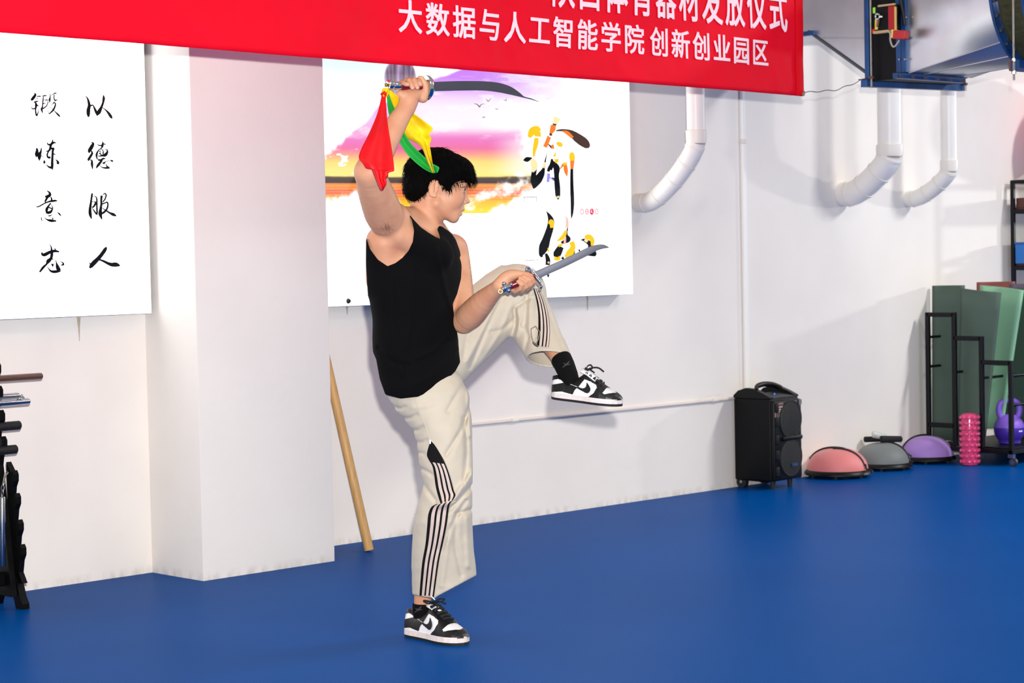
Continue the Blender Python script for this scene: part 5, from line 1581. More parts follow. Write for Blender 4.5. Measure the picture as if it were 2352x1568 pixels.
# ---------------------------------------------------------------- side stripes laid on the cloth
def bvh_of(o):
    return BVHTree.FromPolygons([v.co for v in o.data.vertices], [tuple(p.vertices) for p in o.data.polygons])
TB = bvh_of(trousers)
EYE = Vector(fig([(1176, 784, -4600)])[0])
def on_cloth(a, b, lift=0.0016, tree=None, c0=-400):
    p0, p1 = fv(a, b, c0), fv(a, b, c0 + 100)
    d = (p1 - p0).normalized()
    hit = (tree or TB).ray_cast(p0, d)
    if hit[0] is None: return None
    return hit[0] - d * lift
def strip(Lc, Rc, f0, f1, name, m, lift, nu=4, nv=60, v0=0.0, v1=1.0, parent=None, tree=None):
    """band between two edge curves, fractions f0..f1 across, v0..v1 along, resting on the cloth"""
    Lp, Rp = np.array(bez(Lc, 10)), np.array(bez(Rc, 10))
    def at(P, v):
        k = v * (len(P) - 1); i = min(int(k), len(P) - 2); return P[i] + (P[i + 1] - P[i]) * (k - i)
    vs, ok = [], []
    for j in range(nv + 1):
        v = v0 + (v1 - v0) * j / nv
        l, r_ = at(Lp, v), at(Rp, v)
        for i in range(nu + 1):
            u = f0 + (f1 - f0) * i / nu
            q = l + (r_ - l) * u
            h = on_cloth(q[0], q[1], lift, tree)
            ok.append(h is not None); vs.append(h or Vector((0, 0, 0)))
    fs = []
    for j in range(nv):
        for i in range(nu):
            f = (j * (nu + 1) + i, j * (nu + 1) + i + 1, (j + 1) * (nu + 1) + i + 1, (j + 1) * (nu + 1) + i)
            if all(ok[k] for k in f) and max((vs[f[0]] - vs[f[2]]).length, (vs[f[1]] - vs[f[3]]).length) < 0.05: fs.append(f)
    used = sorted({k for f in fs for k in f}); mp_ = {k: n for n, k in enumerate(used)}
    return MB().add([vs[k] for k in used], [tuple(mp_[k] for k in f) for f in fs]).build(name, m, parent or trousers, 70, fix=False)
BLKC = mat('stripe_panel_black', (10, 10, 11), 0.8, spec=0.2); STRC = mat('stripe_cream_pink', (206, 186, 174), 0.75, var=0.1, vscale=40)
UL = [(989.5, 1011), (983, 1030), (980.5, 1045), (985, 1056), (993, 1070), (997, 1090), (1001, 1118), (1006, 1138), (1012, 1157)]
UR = [(990.5, 1011), (1000, 1024), (1010, 1040), (1020, 1058), (1029, 1080), (1036, 1102), (1042, 1125), (1046, 1137), (1040, 1149)]
LL = [(1000, 1158), (990, 1165), (983.5, 1182), (981, 1210), (977, 1250), (970, 1290), (966, 1330), (963, 1371)]
LR = [(1040, 1148), (1033, 1158), (1030, 1175), (1026, 1205), (1018, 1245), (1009, 1285), (1003, 1325), (996.5, 1372)]
SL_ = [(1225, 662), (1232, 690), (1236, 720), (1236.5, 750), (1235, 772), (1233, 794)]
SR_ = [(1238, 662), (1251, 690), (1259, 720), (1263, 748), (1263, 772), (1260, 797)]
for k, (Lc, Rc, v0) in enumerate(((UL, UR, 0.42), (LL, LR, 0.0), (SL_, SR_, 0.0))):
    pnl = strip(Lc, Rc, 0, 1, 'side_panel', BLKC, 0.0022, 10, 80)
    for (f0, f1) in (((0.16, 0.33), (0.44, 0.61), (0.72, 0.89)) if k < 2 else ((0.20, 0.40), (0.52, 0.70), (0.80, 0.96))):
        strip(Lc, Rc, f0, f1, 'stripe', STRC, 0.0040, 3, 80, v0, 1.0, pnl)
def cloth_line(pts, r, name, m, lift=0.002, parent=None, n=8, tree=None):
    P = []
    for q in bez(pts, 8):
        h = on_cloth(q[0], q[1], lift, tree)
        if h is not None: P.append(h)
    if len(P) < 2: return None
    return MB().tube(P, r * UNIT, n).build(name, m, parent or trousers, 60)
ZIP = mat('zip_tape', (200, 190, 174), 0.6)
cloth_line([(950, 906), (958, 930), (970, 958), (982, 992), (990, 1011)], 1.0, 'side_zip', ZIP)
cloth_line([(990, 1011), (1003, 1026), (1024, 1062), (1037, 1098), (1046, 1132)], 1.1, 'zip_edge', ZIP)
cloth_line([(1046, 1150), (1036, 1158), (1031, 1178), (1028, 1205), (1020, 1245), (1011, 1285), (1005, 1325), (999, 1370)], 1.1, 'zip_edge', ZIP)
p = on_cloth(988, 1014, 0.004)
MB().rbox(p, (0.007, 0.005, 0.016), 0.0015).build('zip_slider', mat('zip_silver', (220, 220, 218), 0.25, 1.0), trousers)
SEAM = mat('seam_line', (176, 164, 146), 0.8)
cloth_line([(912, 910), (914, 940), (918, 960)], 0.6, 'seam', SEAM, 0.0008)
cloth_line([(1010, 1375), (1040, 1356), (1085, 1332)], 0.5, 'hem_stitch', SEAM, 0.0006)
# drawcord loops and toggles of the hems
CORDC = mat('drawcord', (150, 140, 128), 0.6)
ftube([(1226, 788, 18), (1221, 770, 22), (1220, 754, 30), (1230, 748, 34), (1240, 762, 28), (1236, 780, 22), (1229, 792, 18)], 0.9, 6).build('drawcord_loop', CORDC, trousers, 60)
ftube([(1224, 785, 16), (1229, 790, 16), (1236, 795, 17)], [1.6, 2.6, 1.6], 8).build('cord_toggle', mat('toggle_grey', (80, 80, 74), 0.4, 0.5), trousers, 50)
ftube([(990, 1368, -48), (996, 1374, -49), (999, 1377, -50)], [1.4, 2.0, 1.4], 8).build('cord_toggle', mat('toggle_white', (230, 230, 226), 0.3, 0.6), trousers, 50)
# ---------------------------------------------------------------- hair
HAIR = mat('hair_black', (3, 2, 2), 0.8, spec=0.06)
HPOLY = [(932, 470), (940, 467), (951, 466), (960, 459), (968, 452), (976, 446), (983, 432), (987, 419), (996, 412), (1006, 414), (1012, 424), (1022, 432), (1030, 441), (1035, 436), (1040, 424), (1050, 416), (1062, 414), (1078, 419), (1092, 425),
         (1105, 420), (1110, 380), (1080, 325), (1000, 318), (930, 330), (900, 400), (915, 440)]
hair = Field(axis(908, (1112, 1.5)), axis(326, (474, 1.5)), axis(-74, (74, 1.8)))
def hh(c, r, k=8): hair.ell(hd(*c), np.array(r) * MMU, HM, k)
hh((-8, 0, 36), (109, 89, 95))
hh((58, 0, 62), (62, 72, 52))
hh((92, 0, 40), (42, 58, 34))
hh((-60, 0, -10), (54, 74, 62))
xs, ys_, zs_ = hair.ax
XX, YY = np.meshgrid(xs, ys_, indexing='ij')
nzh = (fbm(XX / 9, YY / 14, 77, 3) - 0.45) * 5
hair.F -= nzh[:, :, None].astype(np.float32)
hair.F = np.maximum(hair.F, (poly_sd(XX, YY, HPOLY) + (fbm(XX / 4, YY / 9, 55, 2) - 0.4) * 5).astype(np.float32)[:, :, None])
hair_o, HV, HQ = hair.build('hair', HAIR, person, 1)
del hair
hb_ = bvh_of(hair_o)
mb = MB()
rs = np.random.default_rng(5)
crown = hd(-40, 0, 128)
vn = np.array([0.0, 0, 0])
ids = rs.choice(len(HV), 3000, replace=False)
hc_ = hd(0, 0, 20)
for i in ids:
    p = HV[i]
    if p[2] > 45: continue
    nrm = p - hc_; nrm /= np.linalg.norm(nrm)
    flow = p - crown; flow -= nrm * (flow @ nrm); flow /= (np.linalg.norm(flow) + 1e-6)
    flow = flow + 0.20 * nrm + rs.normal(0, 0.15, 3) + np.array([0.1 * (p[0] > 1040), 0.30, 0])
    flow /= np.linalg.norm(flow)
    L = rs.uniform(10, 22); r0 = rs.uniform(0.5, 1.2)
    if 978 < p[0] < 1012 and p[1] > 396: L *= 0.35
    if p[1] > 440: L *= 0.62
    side = np.cross(flow, nrm); side /= (np.linalg.norm(side) + 1e-6)
    pts = [p - nrm * 1.5, p + flow * L * 0.5 + nrm * 0.4, p + flow * L + nrm * (-0.8) + np.array([0, L * 0.10, 0])]
    P = fig(pts)
    N_ = fig([p + nrm])[0] - fig([p])[0]; S_ = fig([p + side])[0] - fig([p])[0]
    N_ /= np.linalg.norm(N_); S_ /= np.linalg.norm(S_)
    r_ = r0 * UNIT
    vs = []
    for q, w in zip(P[:2], (1.0, 0.75)):
        vs += [q + S_ * r_ * w, q + N_ * r_ * w * 0.7, q - S_ * r_ * w]
    vs.append(P[2])
    mb.add(vs, [(0, 1, 4, 3), (1, 2, 5, 4), (2, 0, 3, 5), (3, 4, 6), (4, 5, 6), (5, 3, 6)])
tag(mb.build('hair_strands', HAIR, hair_o, fix=False), kind='stuff')
# eyebrow of the near side, armpit hair
bb = bvh_of(person)
def on_skin(a, b, lift=0.001, c0=-420): return on_cloth(a, b, lift, bb, c0)
mb = MB()
for (x0, y0, x1, y1) in ((1057, 420, 1062, 417), (1060, 419, 1066, 416.5), (1064, 418, 1070, 417), (1068, 418.5, 1073, 419)):
    a_, b_ = on_skin(x0, y0), on_skin(x1, y1)
    if a_ is not None and b_ is not None: mb.tube([a_, (a_ + b_) / 2 + Vector((0, -0.001, 0)), b_], [0.0008, 0.0022, 0.0006], 6)
if mb.v: mb.build('eyebrow', HAIR, person, 50)
P = [q for q in (on_skin(*q, 0.0012) for q in ((1058, 431.5), (1062, 429.6), (1066, 428.8), (1070, 429.6))) if q is not None]
if len(P) > 2: MB().tube(P, [0.0004] + [0.0011] * (len(P) - 2) + [0.0006], 6).build('eyelashes', HAIR, person, 50)
mb = MB()
for i in range(60):
    a0, b0 = rs.normal(888, 6), rs.normal(522, 6)
    p0 = on_skin(a0, b0, 0.0002)
    if p0 is None: continue
    d = Vector((rs.normal(0, 0.5), -0.25, -abs(rs.normal(0.7, 0.3)))).normalized()
    mb.tube([p0, p0 + d * rs.uniform(0.006, 0.013)], [0.00035, 0.0001], 3, cap=False)
tag(mb.build('underarm_hair', mat('body_hair', (60, 40, 30), 0.6), person, fix=False), kind='stuff')

# ---------------------------------------------------------------- shoes
SHW = mat('shoe_white_leather', (232, 230, 232), 0.45, var=0.05, vscale=30, spec=0.4)
SHB = mat('shoe_black_leather', (13, 13, 15), 0.42, bump=0.08, bscale=260, spec=0.45)
MID = mat('midsole_white', (226, 214, 208), 0.6, var=0.12, vscale=60)
OUTS = mat('outsole_black', (18, 18, 18), 0.7, bump=0.3, bscale=220)
LACE = mat('lace_black', (14, 14, 15), 0.75, bump=0.4, bscale=400)
SOCK = mat('sock_black', (9, 9, 10), 0.9, bump=0.2, bscale=300, spec=0.15)
def crop_sz(x, y):
    """side-view measurements -> (along 0..1, height in shoe lengths)"""
    return (((x - 330) * 0.988 + (y - 1150) * 0.1546) / 1580, ((x - 330) * 0.1546 - (y - 1150) * 0.988) / 1580)
SHOE_TOP = [(0.0, 0.30), (0.05, 0.315), (0.12, 0.285), (0.22, 0.255), (0.32, 0.275), (0.42, 0.345), (0.47, 0.395), (0.52, 0.375), (0.60, 0.325), (0.70, 0.268), (0.78, 0.222), (0.85, 0.190), (0.92, 0.160), (0.97, 0.125), (1.0, 0.085)]
SHOE_W = [(0.0, 0.030), (0.03, 0.085), (0.08, 0.120), (0.18, 0.134), (0.32, 0.136), (0.48, 0.146), (0.62, 0.168), (0.72, 0.176), (0.82, 0.166), (0.90, 0.138), (0.96, 0.092), (1.0, 0.020)]
def make_shoe(mtx, label, mirror=1, L=0.285, tie=True):
    ip = lambda T, s: float(np.interp(s, [a for a, _ in T], [b for _, b in T]))
    Na = 128
    zs0 = 0.085
    S = np.concatenate([np.linspace(0, 0.06, 30), np.linspace(0.06, 0.9, 210)[1:], np.linspace(0.9, 1.0, 56)[1:]])
    def sec(s, a):
        """a in 0..1 : outer sole edge over the top to inner sole edge"""
        w, h = ip(SHOE_W, s) * 0.97, ip(SHOE_TOP, s) - zs0
        th_ = a * math.pi
        cx, sy = math.cos(th_), math.sin(th_)
        # boxier below, narrower on top near the ankle
        top_w = 0.86 if s > 0.6 else 0.86 - 0.10 * max(0.0, 1 - abs(s - 0.48) / 0.2)
        x = -w * math.copysign(abs(cx) ** 0.75, cx)
        z = h * sy ** 0.80
        x *= 1 - (1 - top_w) * (z / max(h, 1e-6)) ** 1.2 if h > 0 else 1
        return Vector((s, x, zs0 + z)) * L
    grid = [[sec(s, k / Na) for k in range(Na + 1)] for s in S]
    n = Na + 1
    root_mb = MB().add([p for r_ in grid for p in r_], [(i * n + k, i * n + k + 1, (i + 1) * n + k + 1, (i + 1) * n + k) for i in range(len(S) - 1) for k in range(Na)])
    def place(mb, name, m, parent, sm=50, fix=True):
        vs = [Vector((v[0], v[1] * mirror, v[2])) for v in mb.v]
        mb.v = [tuple(mtx @ v) for v in vs]
        return mb.build(name, m, parent, sm, fix)
    shoe = place(root_mb, 'shoe', SHW, person, 60)
    tag(shoe, label)
    # leather overlays picked from the upper surface by side-view outline
    def overlay(name, poly, m, lift=0.0012, half=0, sm=60):
        pz = [crop_sz(*q) for q in poly]
        vs, fs, mp_ = [], [], {}
        cs, cz = [], []
        for i in range(len(S) - 1):
            for k in range(Na):
                c = (grid[i][k] + grid[i][k + 1] + grid[i + 1][k] + grid[i + 1][k + 1]) / 4
                cs.append(c.x / L); cz.append(c.z / L)
        inside = poly_sd(np.array(cs), np.array(cz), pz) < 0
        def vid(i, k):
            if (i, k) not in mp_:
                p = grid[i][k]
                du = grid[min(i + 1, len(S) - 1)][k] - grid[max(i - 1, 0)][k]
                dv = grid[i][min(k + 1, Na)] - grid[i][max(k - 1, 0)]
                nn = dv.cross(du)
                nn = nn.normalized() if nn.length > 1e-9 else Vector((0, 0, 1))
                ctr = Vector((p.x, 0, 0.1 * L))
                if nn.dot(p - ctr) < 0: nn = -nn
                mp_[(i, k)] = len(vs); vs.append(p + nn * lift)
            return mp_[(i, k)]
        q = 0
        for i in range(len(S) - 1):
            for k in range(Na):
                if inside[q] and (half == 0 or (k < Na // 2) == (half > 0)): fs.append((vid(i, k), vid(i, k + 1), vid(i + 1, k + 1), vid(i + 1, k)))
                q += 1
        if fs:
            ec = {}
            for f in fs:
                for e in zip(f, f[1:] + f[:1]):
                    e = tuple(sorted(e)); ec[e] = ec.get(e, 0) + 1
            nb = {}
            for (p_, q_), c_ in ec.items():
                if c_ == 1: nb.setdefault(p_, []).append(q_); nb.setdefault(q_, []).append(p_)
            for _ in range(4):
                new = {k_: vs[k_] * 0.5 + (vs[n_[0]] + vs[n_[1]]) * 0.25 for k_, n_ in nb.items() if len(n_) == 2}
                for k_, v_ in new.items(): vs[k_] = v_
            place(MB().add(vs, fs), name, m, shoe, sm, False)
    overlay('heel_counter', [(300, 1010), (355, 860), (550, 838), (720, 823), (830, 868), (1010, 930), (940, 990), (890, 1075), (640, 1000), (500, 1000)], SHB)
    overlay('heel_tab', [(330, 770), (400, 600), (540, 620), (610, 700), (560, 745), (470, 748), (400, 775)], SHB)
    overlay('quarter_strap', [(545, 745), (600, 700), (810, 802), (960, 720), (1090, 600), (1220, 560), (1210, 700), (1170, 772), (1030, 925), (720, 826)], SHB, 0.0018)
    overlay('eyestay', [(1150, 560), (1340, 740), (1460, 850), (1600, 930), (1600, 1020), (1570, 1070), (1510, 1110), (1440, 965), (1415, 905), (1290, 830), (1165, 774)], SHB, 0.0018)
    overlay('toe_guard', [(1240, 1150), (1380, 1065), (1440, 960), (1510, 1080), (1570, 1075), (1600, 1108), (1680, 1098), (1760, 1102), (1830, 1130), (1990, 1180), (1990, 1330), (1600, 1230), (1300, 1190)], SHB, 0.0015)
    for hf in (1, -1):
        overlay('swoosh', [(985, 945), (1010, 915), (1080, 945), (1150, 957), (1190, 945), (1212, 915), (1215, 838), (1245, 870), (1285, 925), (1312, 985), (1300, 1030), (1270, 1055), (1230, 1062), (1170, 1040)], SHB, 0.0022, hf)
    # sole
    def ring_strip(z0, z1, f0, f1, name, m):
        pts = [(s, ip(SHOE_W, s)) for s in S]
        outl = [(s, w) for s, w in pts] + [(s, -w) for s, w in reversed(pts)]
        vs = [Vector((s * (1 if 0.02 < s < 0.98 else 1), y * f0, z0)) * L for s, y in outl] + [Vector((s, y * f1, z1)) * L for s, y in outl]
        nn = len(outl)
        fs = [(i, (i + 1) % nn, (i + 1) % nn + nn, i + nn) for i in range(nn)]
        mb = MB().add(vs, fs)
        half = len(pts)
        for i in range(half - 1):
            mb.f.append((i, i + 1, nn - 2 - i, nn - 1 - i)); mb.f.append((nn + i, nn + i + 1, nn + nn - 2 - i, nn + nn - 1 - i))
        return place(mb, name, m, shoe, 35)
    ring_strip(0.0, 0.036, 0.985, 1.03, 'outsole', OUTS)
    ring_strip(0.034, 0.096, 1.05, 1.03, 'midsole', MID)
    # tongue and laces
    def top(s, y, up=0.0): 
        w, h = ip(SHOE_W, s) * 0.9, ip(SHOE_TOP, s)
        return Vector((s, y, h - 0.35 * (y / w) ** 2 * w + up)) * L
    tv = [[Vector((s + ds, y, ip(SHOE_TOP, s) + up - 0.5 * y * y / 0.07)) * L for y in np.linspace(-0.07, 0.07, 9)] for s, ds, up in ((0.62, 0, 0.006), (0.55, 0, 0.012), (0.49, 0, 0.018), (0.455, -0.005, 0.036), (0.43, -0.02, 0.075))]
    mb = MB().add([p for r_ in tv for p in r_], [(i * 9 + k, i * 9 + k + 1, (i + 1) * 9 + k + 1, (i + 1) * 9 + k) for i in range(4) for k in range(8)])
    tg = place(mb, 'tongue', SHW, shoe, 60, False)
    md = tg.modifiers.new('thick', 'SOLIDIFY'); md.thickness = 0.006
    for s in (0.50, 0.555, 0.61, 0.665, 0.715):
        for sgn in ((1, -1) if s < 0.7 else (1,)):
            pts = [Vector((s + 0.02 * sgn * (t - 0.5), 0, 0)) * L + Vector((0, (t - 0.5) * 0.15 * L, top(s + 0.02 * sgn * (t - 0.5), (t - 0.5) * 0.15, 0.020).z)) for t in np.linspace(0, 1, 9)]
            place(MB().tube(pts, 0.0040, 8, ry=0.0020), 'lace', LACE, shoe, 60)
    if tie:
        b0 = top(0.47, 0, 0.035)
        for pts in ([(0, 0, 0), (-0.01, -0.035, 0.012), (-0.004, -0.06, 0.016), (0.012, -0.045, 0.004), (0.003, -0.004, 0.0)], [(0, 0, 0), (0.005, 0.03, 0.014), (0.02, 0.05, 0.010), (0.016, 0.02, 0.002), (0, 0, 0)],
                    [(0, 0, 0), (0.02, -0.02, 0.010), (0.045, -0.035, 0.010), (0.070, -0.040, -0.006)], [(0, 0, 0), (0.02, 0.015, 0.006), (0.05, 0.03, -0.004)]):
            place(MB().tube([b0 + Vector(q[:3]) * 0.75 for q in [tuple(v) for v in bez(pts, 5)]], 0.0030, 8, ry=0.0018), 'lace_bow', LACE, shoe, 60)
        place(MB().rbox(b0, (0.016, 0.014, 0.012), 0.004), 'lace_knot', LACE, shoe, 50)
    # woven label on the tongue, lettering on the heel
    lab = [Vector((0.442, y, ip(SHOE_TOP, 0.44) + 0.066 - 0.5 * y * y / 0.07)) * L for y in (-0.045, 0.045)]
    P0 = [Vector((0.472, y, ip(SHOE_TOP, 0.48) + 0.030 - 0.5 * y * y / 0.07)) * L for y in (-0.045, 0.045)]
    up_ = (lab[0] - P0[0]).normalized(); nrm_ = Vector((1, 0, 0.9)).normalized()
    lb = place(MB().add([P0[0] + nrm_ * 0.005, P0[1] + nrm_ * 0.005, lab[1] + nrm_ * 0.005, lab[0] + nrm_ * 0.005], [(0, 1, 2, 3)]), 'tongue_label', SHB, shoe, False, False)
    gw = (P0[1] - P0[0]) * mirror
    start = P0[0] if mirror > 0 else P0[1]
    mb = MB(); x = 0.0
    for ch in 'NIKE':
        vs, fs = glyph(ch, 0.01)
        wmax = max(v[0] for v in vs)
        mb.add([start + gw * ((x + v[0]) * 0.28 + 0.14) + (lab[0] - P0[0]) * (0.42 + v[1] * 0.62) + nrm_ * 0.0058 for v in vs], fs); x += wmax + 0.08
    place(mb, 'tongue_lettering', SHW, shoe, False, False)
    return shoe

# standing shoe: placed on the floor from heel to toe
fl = lambda px, py: Vector((lambda w: ((w - FIG_O).dot(AX_R), (w - FIG_O).dot(AX_H), 0.0))(on_floor(px, py)))
heel, toe = fl(941, 1458), fl(1066, 1481)
L_R = 0.298
dirv = (toe - heel).normalized()
mid_ = (heel + toe) / 2
sidev = Vector((0, 0, 1)).cross(dirv)
m3 = Matrix((dirv, sidev, Vector((0, 0, 1)))).transposed().to_4x4()
m3.translation = mid_ - dirv * L_R * 0.5
make_shoe(m3, 'black and white leather trainer standing on the floor', 1, L_R)
# lifted shoe
h3, t3 = fv(1268, 914, 24), fv(1424, 932, -40)
dv = (t3 - h3).normalized()
upv = (fv(1300, 790, 0) - fv(1316, 900, 0)); upv = (upv - dv * upv.dot(dv)).normalized()
sv = upv.cross(dv)
m4 = Matrix((dv, sv, upv)).transposed().to_4x4()
m4.translation = h3
make_shoe(m4, 'black and white leather trainer on the raised foot', -1, (t3 - h3).length * 1.03)

SHOE_C = m3 @ Vector((0.215 * L_R, 0, 0)); SHOE_D = m4 @ Vector((0.20 * 0.285, 0, 0.03))
# socks and their marks
cs_ = SHOE_C.y / UNIT
s1 = ftube([(968.5, 1385, 33), (968.5, 1388, 33), (968.5, 1402, (cs_ + 33) / 2), (969.5, 1420, cs_), (970, 1440, cs_)], [20.5, 21.3, 21.5, 20, 17], 28)
s1 = part(s1, 'sock', SOCK, smooth=60)
s2 = ftube([(1287.5, 820, 58), (1289, 823, 56), (1296, 838, 46), (1306, 862, SHOE_D.y / UNIT + 4), (1314, 885, SHOE_D.y / UNIT - 4)], [22.5, 24, 24, 22, 19], 28)
s2 = part(s2, 'sock', SOCK, smooth=60)
GREYM = mat('sock_mark', (58, 58, 62), 0.8)
for so, cx_, cy_ in ((s2, 1302, 838), (s1, 962, 1401)):
    tb = bvh_of(so)
    mb = MB()
    for pts in ([(cx_ - 10, cy_ + 6), (cx_ - 2, cy_ - 1), (cx_ + 6, cy_ - 9)], [(cx_ - 8, cy_ - 4), (cx_, cy_ - 1), (cx_ + 8, cy_ - 2)], [(cx_ + 6, cy_ - 9), (cx_ + 1, cy_ - 3), (cx_ - 3, cy_ + 2)]):
        P = [on_cloth(q[0], q[1], 0.0008, tb) for q in bez(pts, 4)]
        P = [q for q in P if q is not None]
        if len(P) > 2: mb.tube(P, [0.0006 + 0.0018 * math.sin(math.pi * (i + 0.5) / len(P)) for i in range(len(P))], 6)
    if mb.v: mb.build('sock_mark', GREYM, so, 50)
# ================================================================== sabres
CHROME = mat('chrome', (214, 216, 220), 0.12, 1.0)
BLADE = mat('blade_steel', (74, 75, 84), 0.45, 0.6, var=0.15, vscale=10)
GRIPR = mat('grip_dark_red', (104, 10, 18), 0.25, coat=0.5)
BRASS = mat('ring_brass', (190, 150, 70), 0.25, 1.0)
def thing_at(name, a, b, c):
    t = empty(name, FIG_O + AX_R * fig([(a, b, c)])[0][0] + AX_H * fig([(a, b, c)])[0][1] + Vector((0, 0, fig([(a, b, c)])[0][2])), -YAW)
    t['_o'] = tuple(fig([(a, b, c)])[0])
    return t
def put(mb, name, m, t, smooth=50, fix=True):
    o = Vector(t['_o']); mb.v = [tuple(Vector(v) - o) for v in mb.v]
    return mb.build(name, m, t, smooth, fix)
def blade(t, up, lo, c_of, th=1.6):
    U_, L_ = bez(up, 10), bez(lo, 10)
    n = min(len(U_), len(L_))
    vs = []
    for i in range(n):
        a, b = U_[i], L_[i]
        m_ = (a * 0.62 + b * 0.38)
        k = th * (1 - 0.75 * i / n)
        vs += list(fig([(a[0], a[1], c_of(a[0])), (m_[0], m_[1], c_of(m_[0]) - k), (b[0], b[1], c_of(b[0])), (m_[0], m_[1], c_of(m_[0]) + k)]))
    fs = [(i * 4 + k, i * 4 + (k + 1) % 4, (i + 1) * 4 + (k + 1) % 4, (i + 1) * 4 + k) for i in range(n - 1) for k in range(4)] + [(0, 1, 2, 3), (4 * n - 4, 4 * n - 3, 4 * n - 2, 4 * n - 1)]
    return put(MB().add([Vector(v) for v in vs], fs), 'blade', BLADE, t, 30)
# --- raised sabre
t = thing_at('sabre', *GB)
c_of = lambda x: GB[2] + (x - 985) * 0.42
blade(t, [(984, 188.5), (1020, 187), (1060, 186), (1110, 186.5), (1145, 190), (1172, 198.5), (1192, 211.5), (1204, 221.5), (1220, 226), (1237, 233)], [(984, 209.5), (1020, 209), (1060, 208), (1110, 208), (1145, 212), (1170, 217), (1188, 221), (1203, 224.5), (1220, 228.5), (1238, 234)], c_of)
Av, Bv = fv(*GA), fv(*GB)
ad = (Bv - Av).normalized()
gm = ad.to_track_quat('Z', 'X').to_matrix()
def along(f): return Av + (Bv - Av) * f
put(MB().tube([along(0.27), along(0.3), along(0.6), along(0.9), along(0.97)], [0.0132, 0.0138, 0.0128, 0.0132, 0.0128], 20, ry=[0.011, 0.0115, 0.0105, 0.011, 0.0105]), 'grip', GRIPR, t, 60)
put(MB().tube([along(0.12), along(0.14), along(0.27), along(0.285)], [0.0128, 0.0140, 0.0142, 0.0134], 24), 'ferrule', CHROME, t, 40)
put(MB().tube([along(-0.03), along(-0.02), along(0.04), along(0.08), along(0.12)], [0.008, 0.017, 0.0185, 0.017, 0.0125], 24), 'pommel', CHROME, t, 50)
put(MB().tube([along(-0.10), along(-0.08), along(-0.05), along(-0.03)], [0.003, 0.006, 0.006, 0.004], 14), 'pommel_bolt', BRASS, t, 50)
# dished guard
Rg = 27.5 * UNIT
put(MB().lathe([(0.009, 0.0), (Rg * 0.55, 0.001), (Rg * 0.9, -0.006), (Rg * 0.97, -0.012)], Bv, 40, gm), 'guard_dish', mat('guard_brown', (66, 44, 34), 0.35, 0.6), t, 60)
put(MB().lathe([(Rg * 0.93, -0.013), (Rg * 0.99, -0.015), (Rg * 1.02, -0.010), (Rg * 1.0, -0.004), (Rg * 0.9, 0.002), (Rg * 0.5, 0.006), (0.008, 0.007)], Bv, 40, gm), 'guard_rim', CHROME, t, 60)
kn = fv(886, 204, -220)
put(MB().tube([fv(886.5 + 3.2 * math.cos(q), 199 + 3.8 * math.sin(q), -219) for q in np.linspace(0, 2 * math.pi, 17)], 0.0011, 6), 'tassel_ring', CHROME, t, 50)
def scarf(name, Lc, Rc, Cc_, m, waves, nu=18, nv=70, seed=1, tt=None):
    """cloth between two edge curves; Cc_ = depth along its length; waves = (count, amplitude)"""
    Lp, Rp, Cp = np.array(bez(Lc, 12)), np.array(bez(Rc, 12)), np.array(bez([(c,) for c in Cc_], 12))[:, 0]
    def at(P, v):
        k = v * (len(P) - 1); i = min(int(k), len(P) - 2); return P[i] + (P[i + 1] - P[i]) * (k - i)
    vs = []
    for j in range(nv + 1):
        v = j / nv
        l, r_, c = at(Lp, v), at(Rp, v), at(Cp, v)
        for i in range(nu + 1):
            u = i / nu
            q = l + (r_ - l) * u
            w = waves[1] * min(1, 2.2 * v) * (math.sin(2 * math.pi * waves[0] * u + seed + 1.5 * v) + 0.4 * math.sin(9 * v + 5 * u + seed))
            vs.append((q[0], q[1], c + w))
    P = fig(vs)
    fs = [(j * (nu + 1) + i, j * (nu + 1) + i + 1, (j + 1) * (nu + 1) + i + 1, (j + 1) * (nu + 1) + i) for j in range(nv) for i in range(nu)]
    o = put(MB().add([Vector(p) for p in P], fs), name, m, tt or t, 80, False)
    md = o.modifiers.new('thick', 'SOLIDIFY'); md.thickness = 0.0008
    return o
REDC = mat('scarf_red', (214, 6, 18), 0.55, spec=0.3, var=0.15, vscale=20); GRNC = mat('scarf_green', (38, 168, 62), 0.55, spec=0.3, var=0.12, vscale=20); YELC = mat('scarf_yellow', (238, 214, 16), 0.55, spec=0.3, var=0.15, vscale=20, rgb2=(222, 176, 6))
scarf('red_scarf', [(877, 214), (873, 235), (866, 262), (855, 290), (842, 318), (830, 342), (824, 362), (833, 374), (841, 386), (852, 387), (857, 397), (864, 414), (872, 432), (876, 437)],
      [(886, 214), (887, 240), (889, 270), (893, 300), (898, 330), (902, 355), (905, 380), (905, 392), (899, 394), (892, 397), (891, 406), (886, 410), (888, 420), (880, 436)], [-222, -234, -252, -272, -288, -298, -306, -310, -311, -312, -312, -311, -310, -308], REDC, (1.6, 4), seed=1)
scarf('green_scarf', [(887, 212), (889, 235), (893, 262), (901, 290), (911, 312), (921, 334), (936, 355), (954, 373), (972, 387), (986, 395), (996, 398)],
      [(892, 210), (899, 232), (909, 256), (918, 280), (929, 304), (942, 326), (957, 343), (973, 358), (990, 374), (1008, 384), (1005, 396)], [-219, -206, -180, -165, -158, -150, -140, -128, -116, -106, -102], GRNC, (1.0, 5), seed=4)
scarf('yellow_scarf', [(881, 203), (888, 222), (896, 245), (906, 268), (914, 292), (926, 312), (944, 322), (960, 331), (972, 345), (982, 372), (994, 397)],
      [(893, 203), (912, 220), (930, 240), (948, 258), (972, 276), (994, 294), (986, 308), (991, 318), (987, 332), (990, 352), (997, 396)], [-221, -208, -185, -166, -158, -152, -146, -140, -134, -124, -112], YELC, (1.3, 6), seed=8)
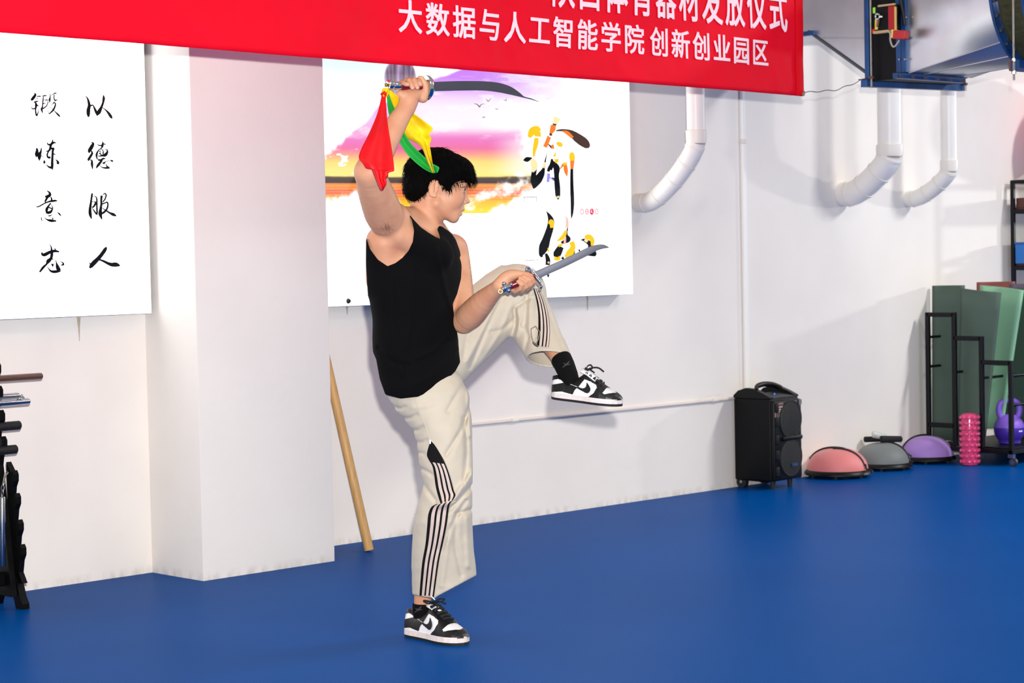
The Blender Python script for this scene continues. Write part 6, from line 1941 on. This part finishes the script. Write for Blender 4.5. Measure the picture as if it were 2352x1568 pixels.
scarf('yellow_knot', [(879, 203), (877, 212), (880, 222)], [(893, 202), (894, 214), (889, 224)], [-224, -228, -224], YELC, (1.5, 4), 10, 14, seed=2)
put(MB().tube([fv(875, 217, -226), fv(882, 213, -229), fv(890, 218, -227)], [0.004, 0.007, 0.004], 10), 'red_knot', REDC, t, 60)
tag(t, 'raised curved sabre with a round guard and red, yellow and green scarves', 'sabre')
# --- lowered sabre
t = thing_at('sabre', *HE)
c2 = lambda x: HE[2] + (x - 1233) * 0.10
blade(t, [(1222, 626.5), (1250, 614), (1290, 596.5), (1325, 580), (1350, 568), (1370, 562), (1386, 561.5), (1398, 567)], [(1233, 643), (1258, 630.5), (1296, 613.5), (1326, 599), (1350, 587), (1368, 577), (1384, 571.5), (1398.5, 569)], c2)
Av2, Bv2 = fv(*HB), fv(*HE)
al2 = lambda f: Av2 + (Bv2 - Av2) * f
put(MB().tube([al2(0.12), al2(0.2), al2(0.5), al2(0.85), al2(0.94)], [0.0118, 0.0128, 0.0122, 0.0126, 0.012], 20), 'grip', GRIPR, t, 60)
# clover-shaped pommel
pc = np.array([1162.5, 659.5, -136.0])
put(MB().tube([al2(-0.13), al2(-0.10), al2(0.06), al2(0.14)], [0.006, 0.0125, 0.0135, 0.0115], 20), 'pommel', CHROME, t, 50)
for k, (dx, dy, r_) in enumerate(((-5, -8, 5.6), (6, 7.5, 5.6), (12, -6, 4.6), (-2, 2, 5.0))):
    c = fv(pc[0] + dx, pc[1] + dy, pc[2] - (2 if k != 3 else 8))
    put(MB().lathe([(0.0001, -r_ * UNIT)] + [(r_ * UNIT * math.sin(a), -r_ * UNIT * math.cos(a)) for a in np.linspace(0.3, 2.85, 12)] + [(0.0001, r_ * UNIT)], c, 20), 'pommel_lobe', CHROME, t, 60)
put(MB().tube([fv(1150, 663.5, -138), fv(1153, 662.5, -138), fv(1158, 661.5, -137)], [0.003, 0.005, 0.004], 12), 'pommel_bolt', BRASS, t, 50)
put(MB().tube([fv(1149.5 + 4.4 * math.cos(q), 669 + 4.6 * math.sin(q), -139) for q in np.linspace(0, 2 * math.pi, 19)], 0.0007, 6), 'tassel_ring', BRASS, t, 50)
# S-shaped guard
sg = bez([(1213, 625.5, -72), (1209, 620, -74), (1211, 614.5, -73), (1216, 617, -70), (1222, 625, -68), (1228, 633, -67), (1235, 641, -67), (1240, 648, -68), (1244, 655, -71), (1243, 660, -74), (1240, 659, -75)], 6)
put(MB().tube([fv(q[0], q[1], q[2] - 62) for q in sg], [UNIT * (2.4 + 3.2 * math.exp(-((i / len(sg) - 0.5) / 0.24) ** 2)) for i in range(len(sg))], 14, ry=[UNIT * (3.6 + 3.0 * math.exp(-((i / len(sg) - 0.5) / 0.25) ** 2)) for i in range(len(sg))]), 'guard', CHROME, t, 60)
tag(t, 'lowered curved sabre with a chrome S-shaped guard resting before the raised knee', 'sabre')
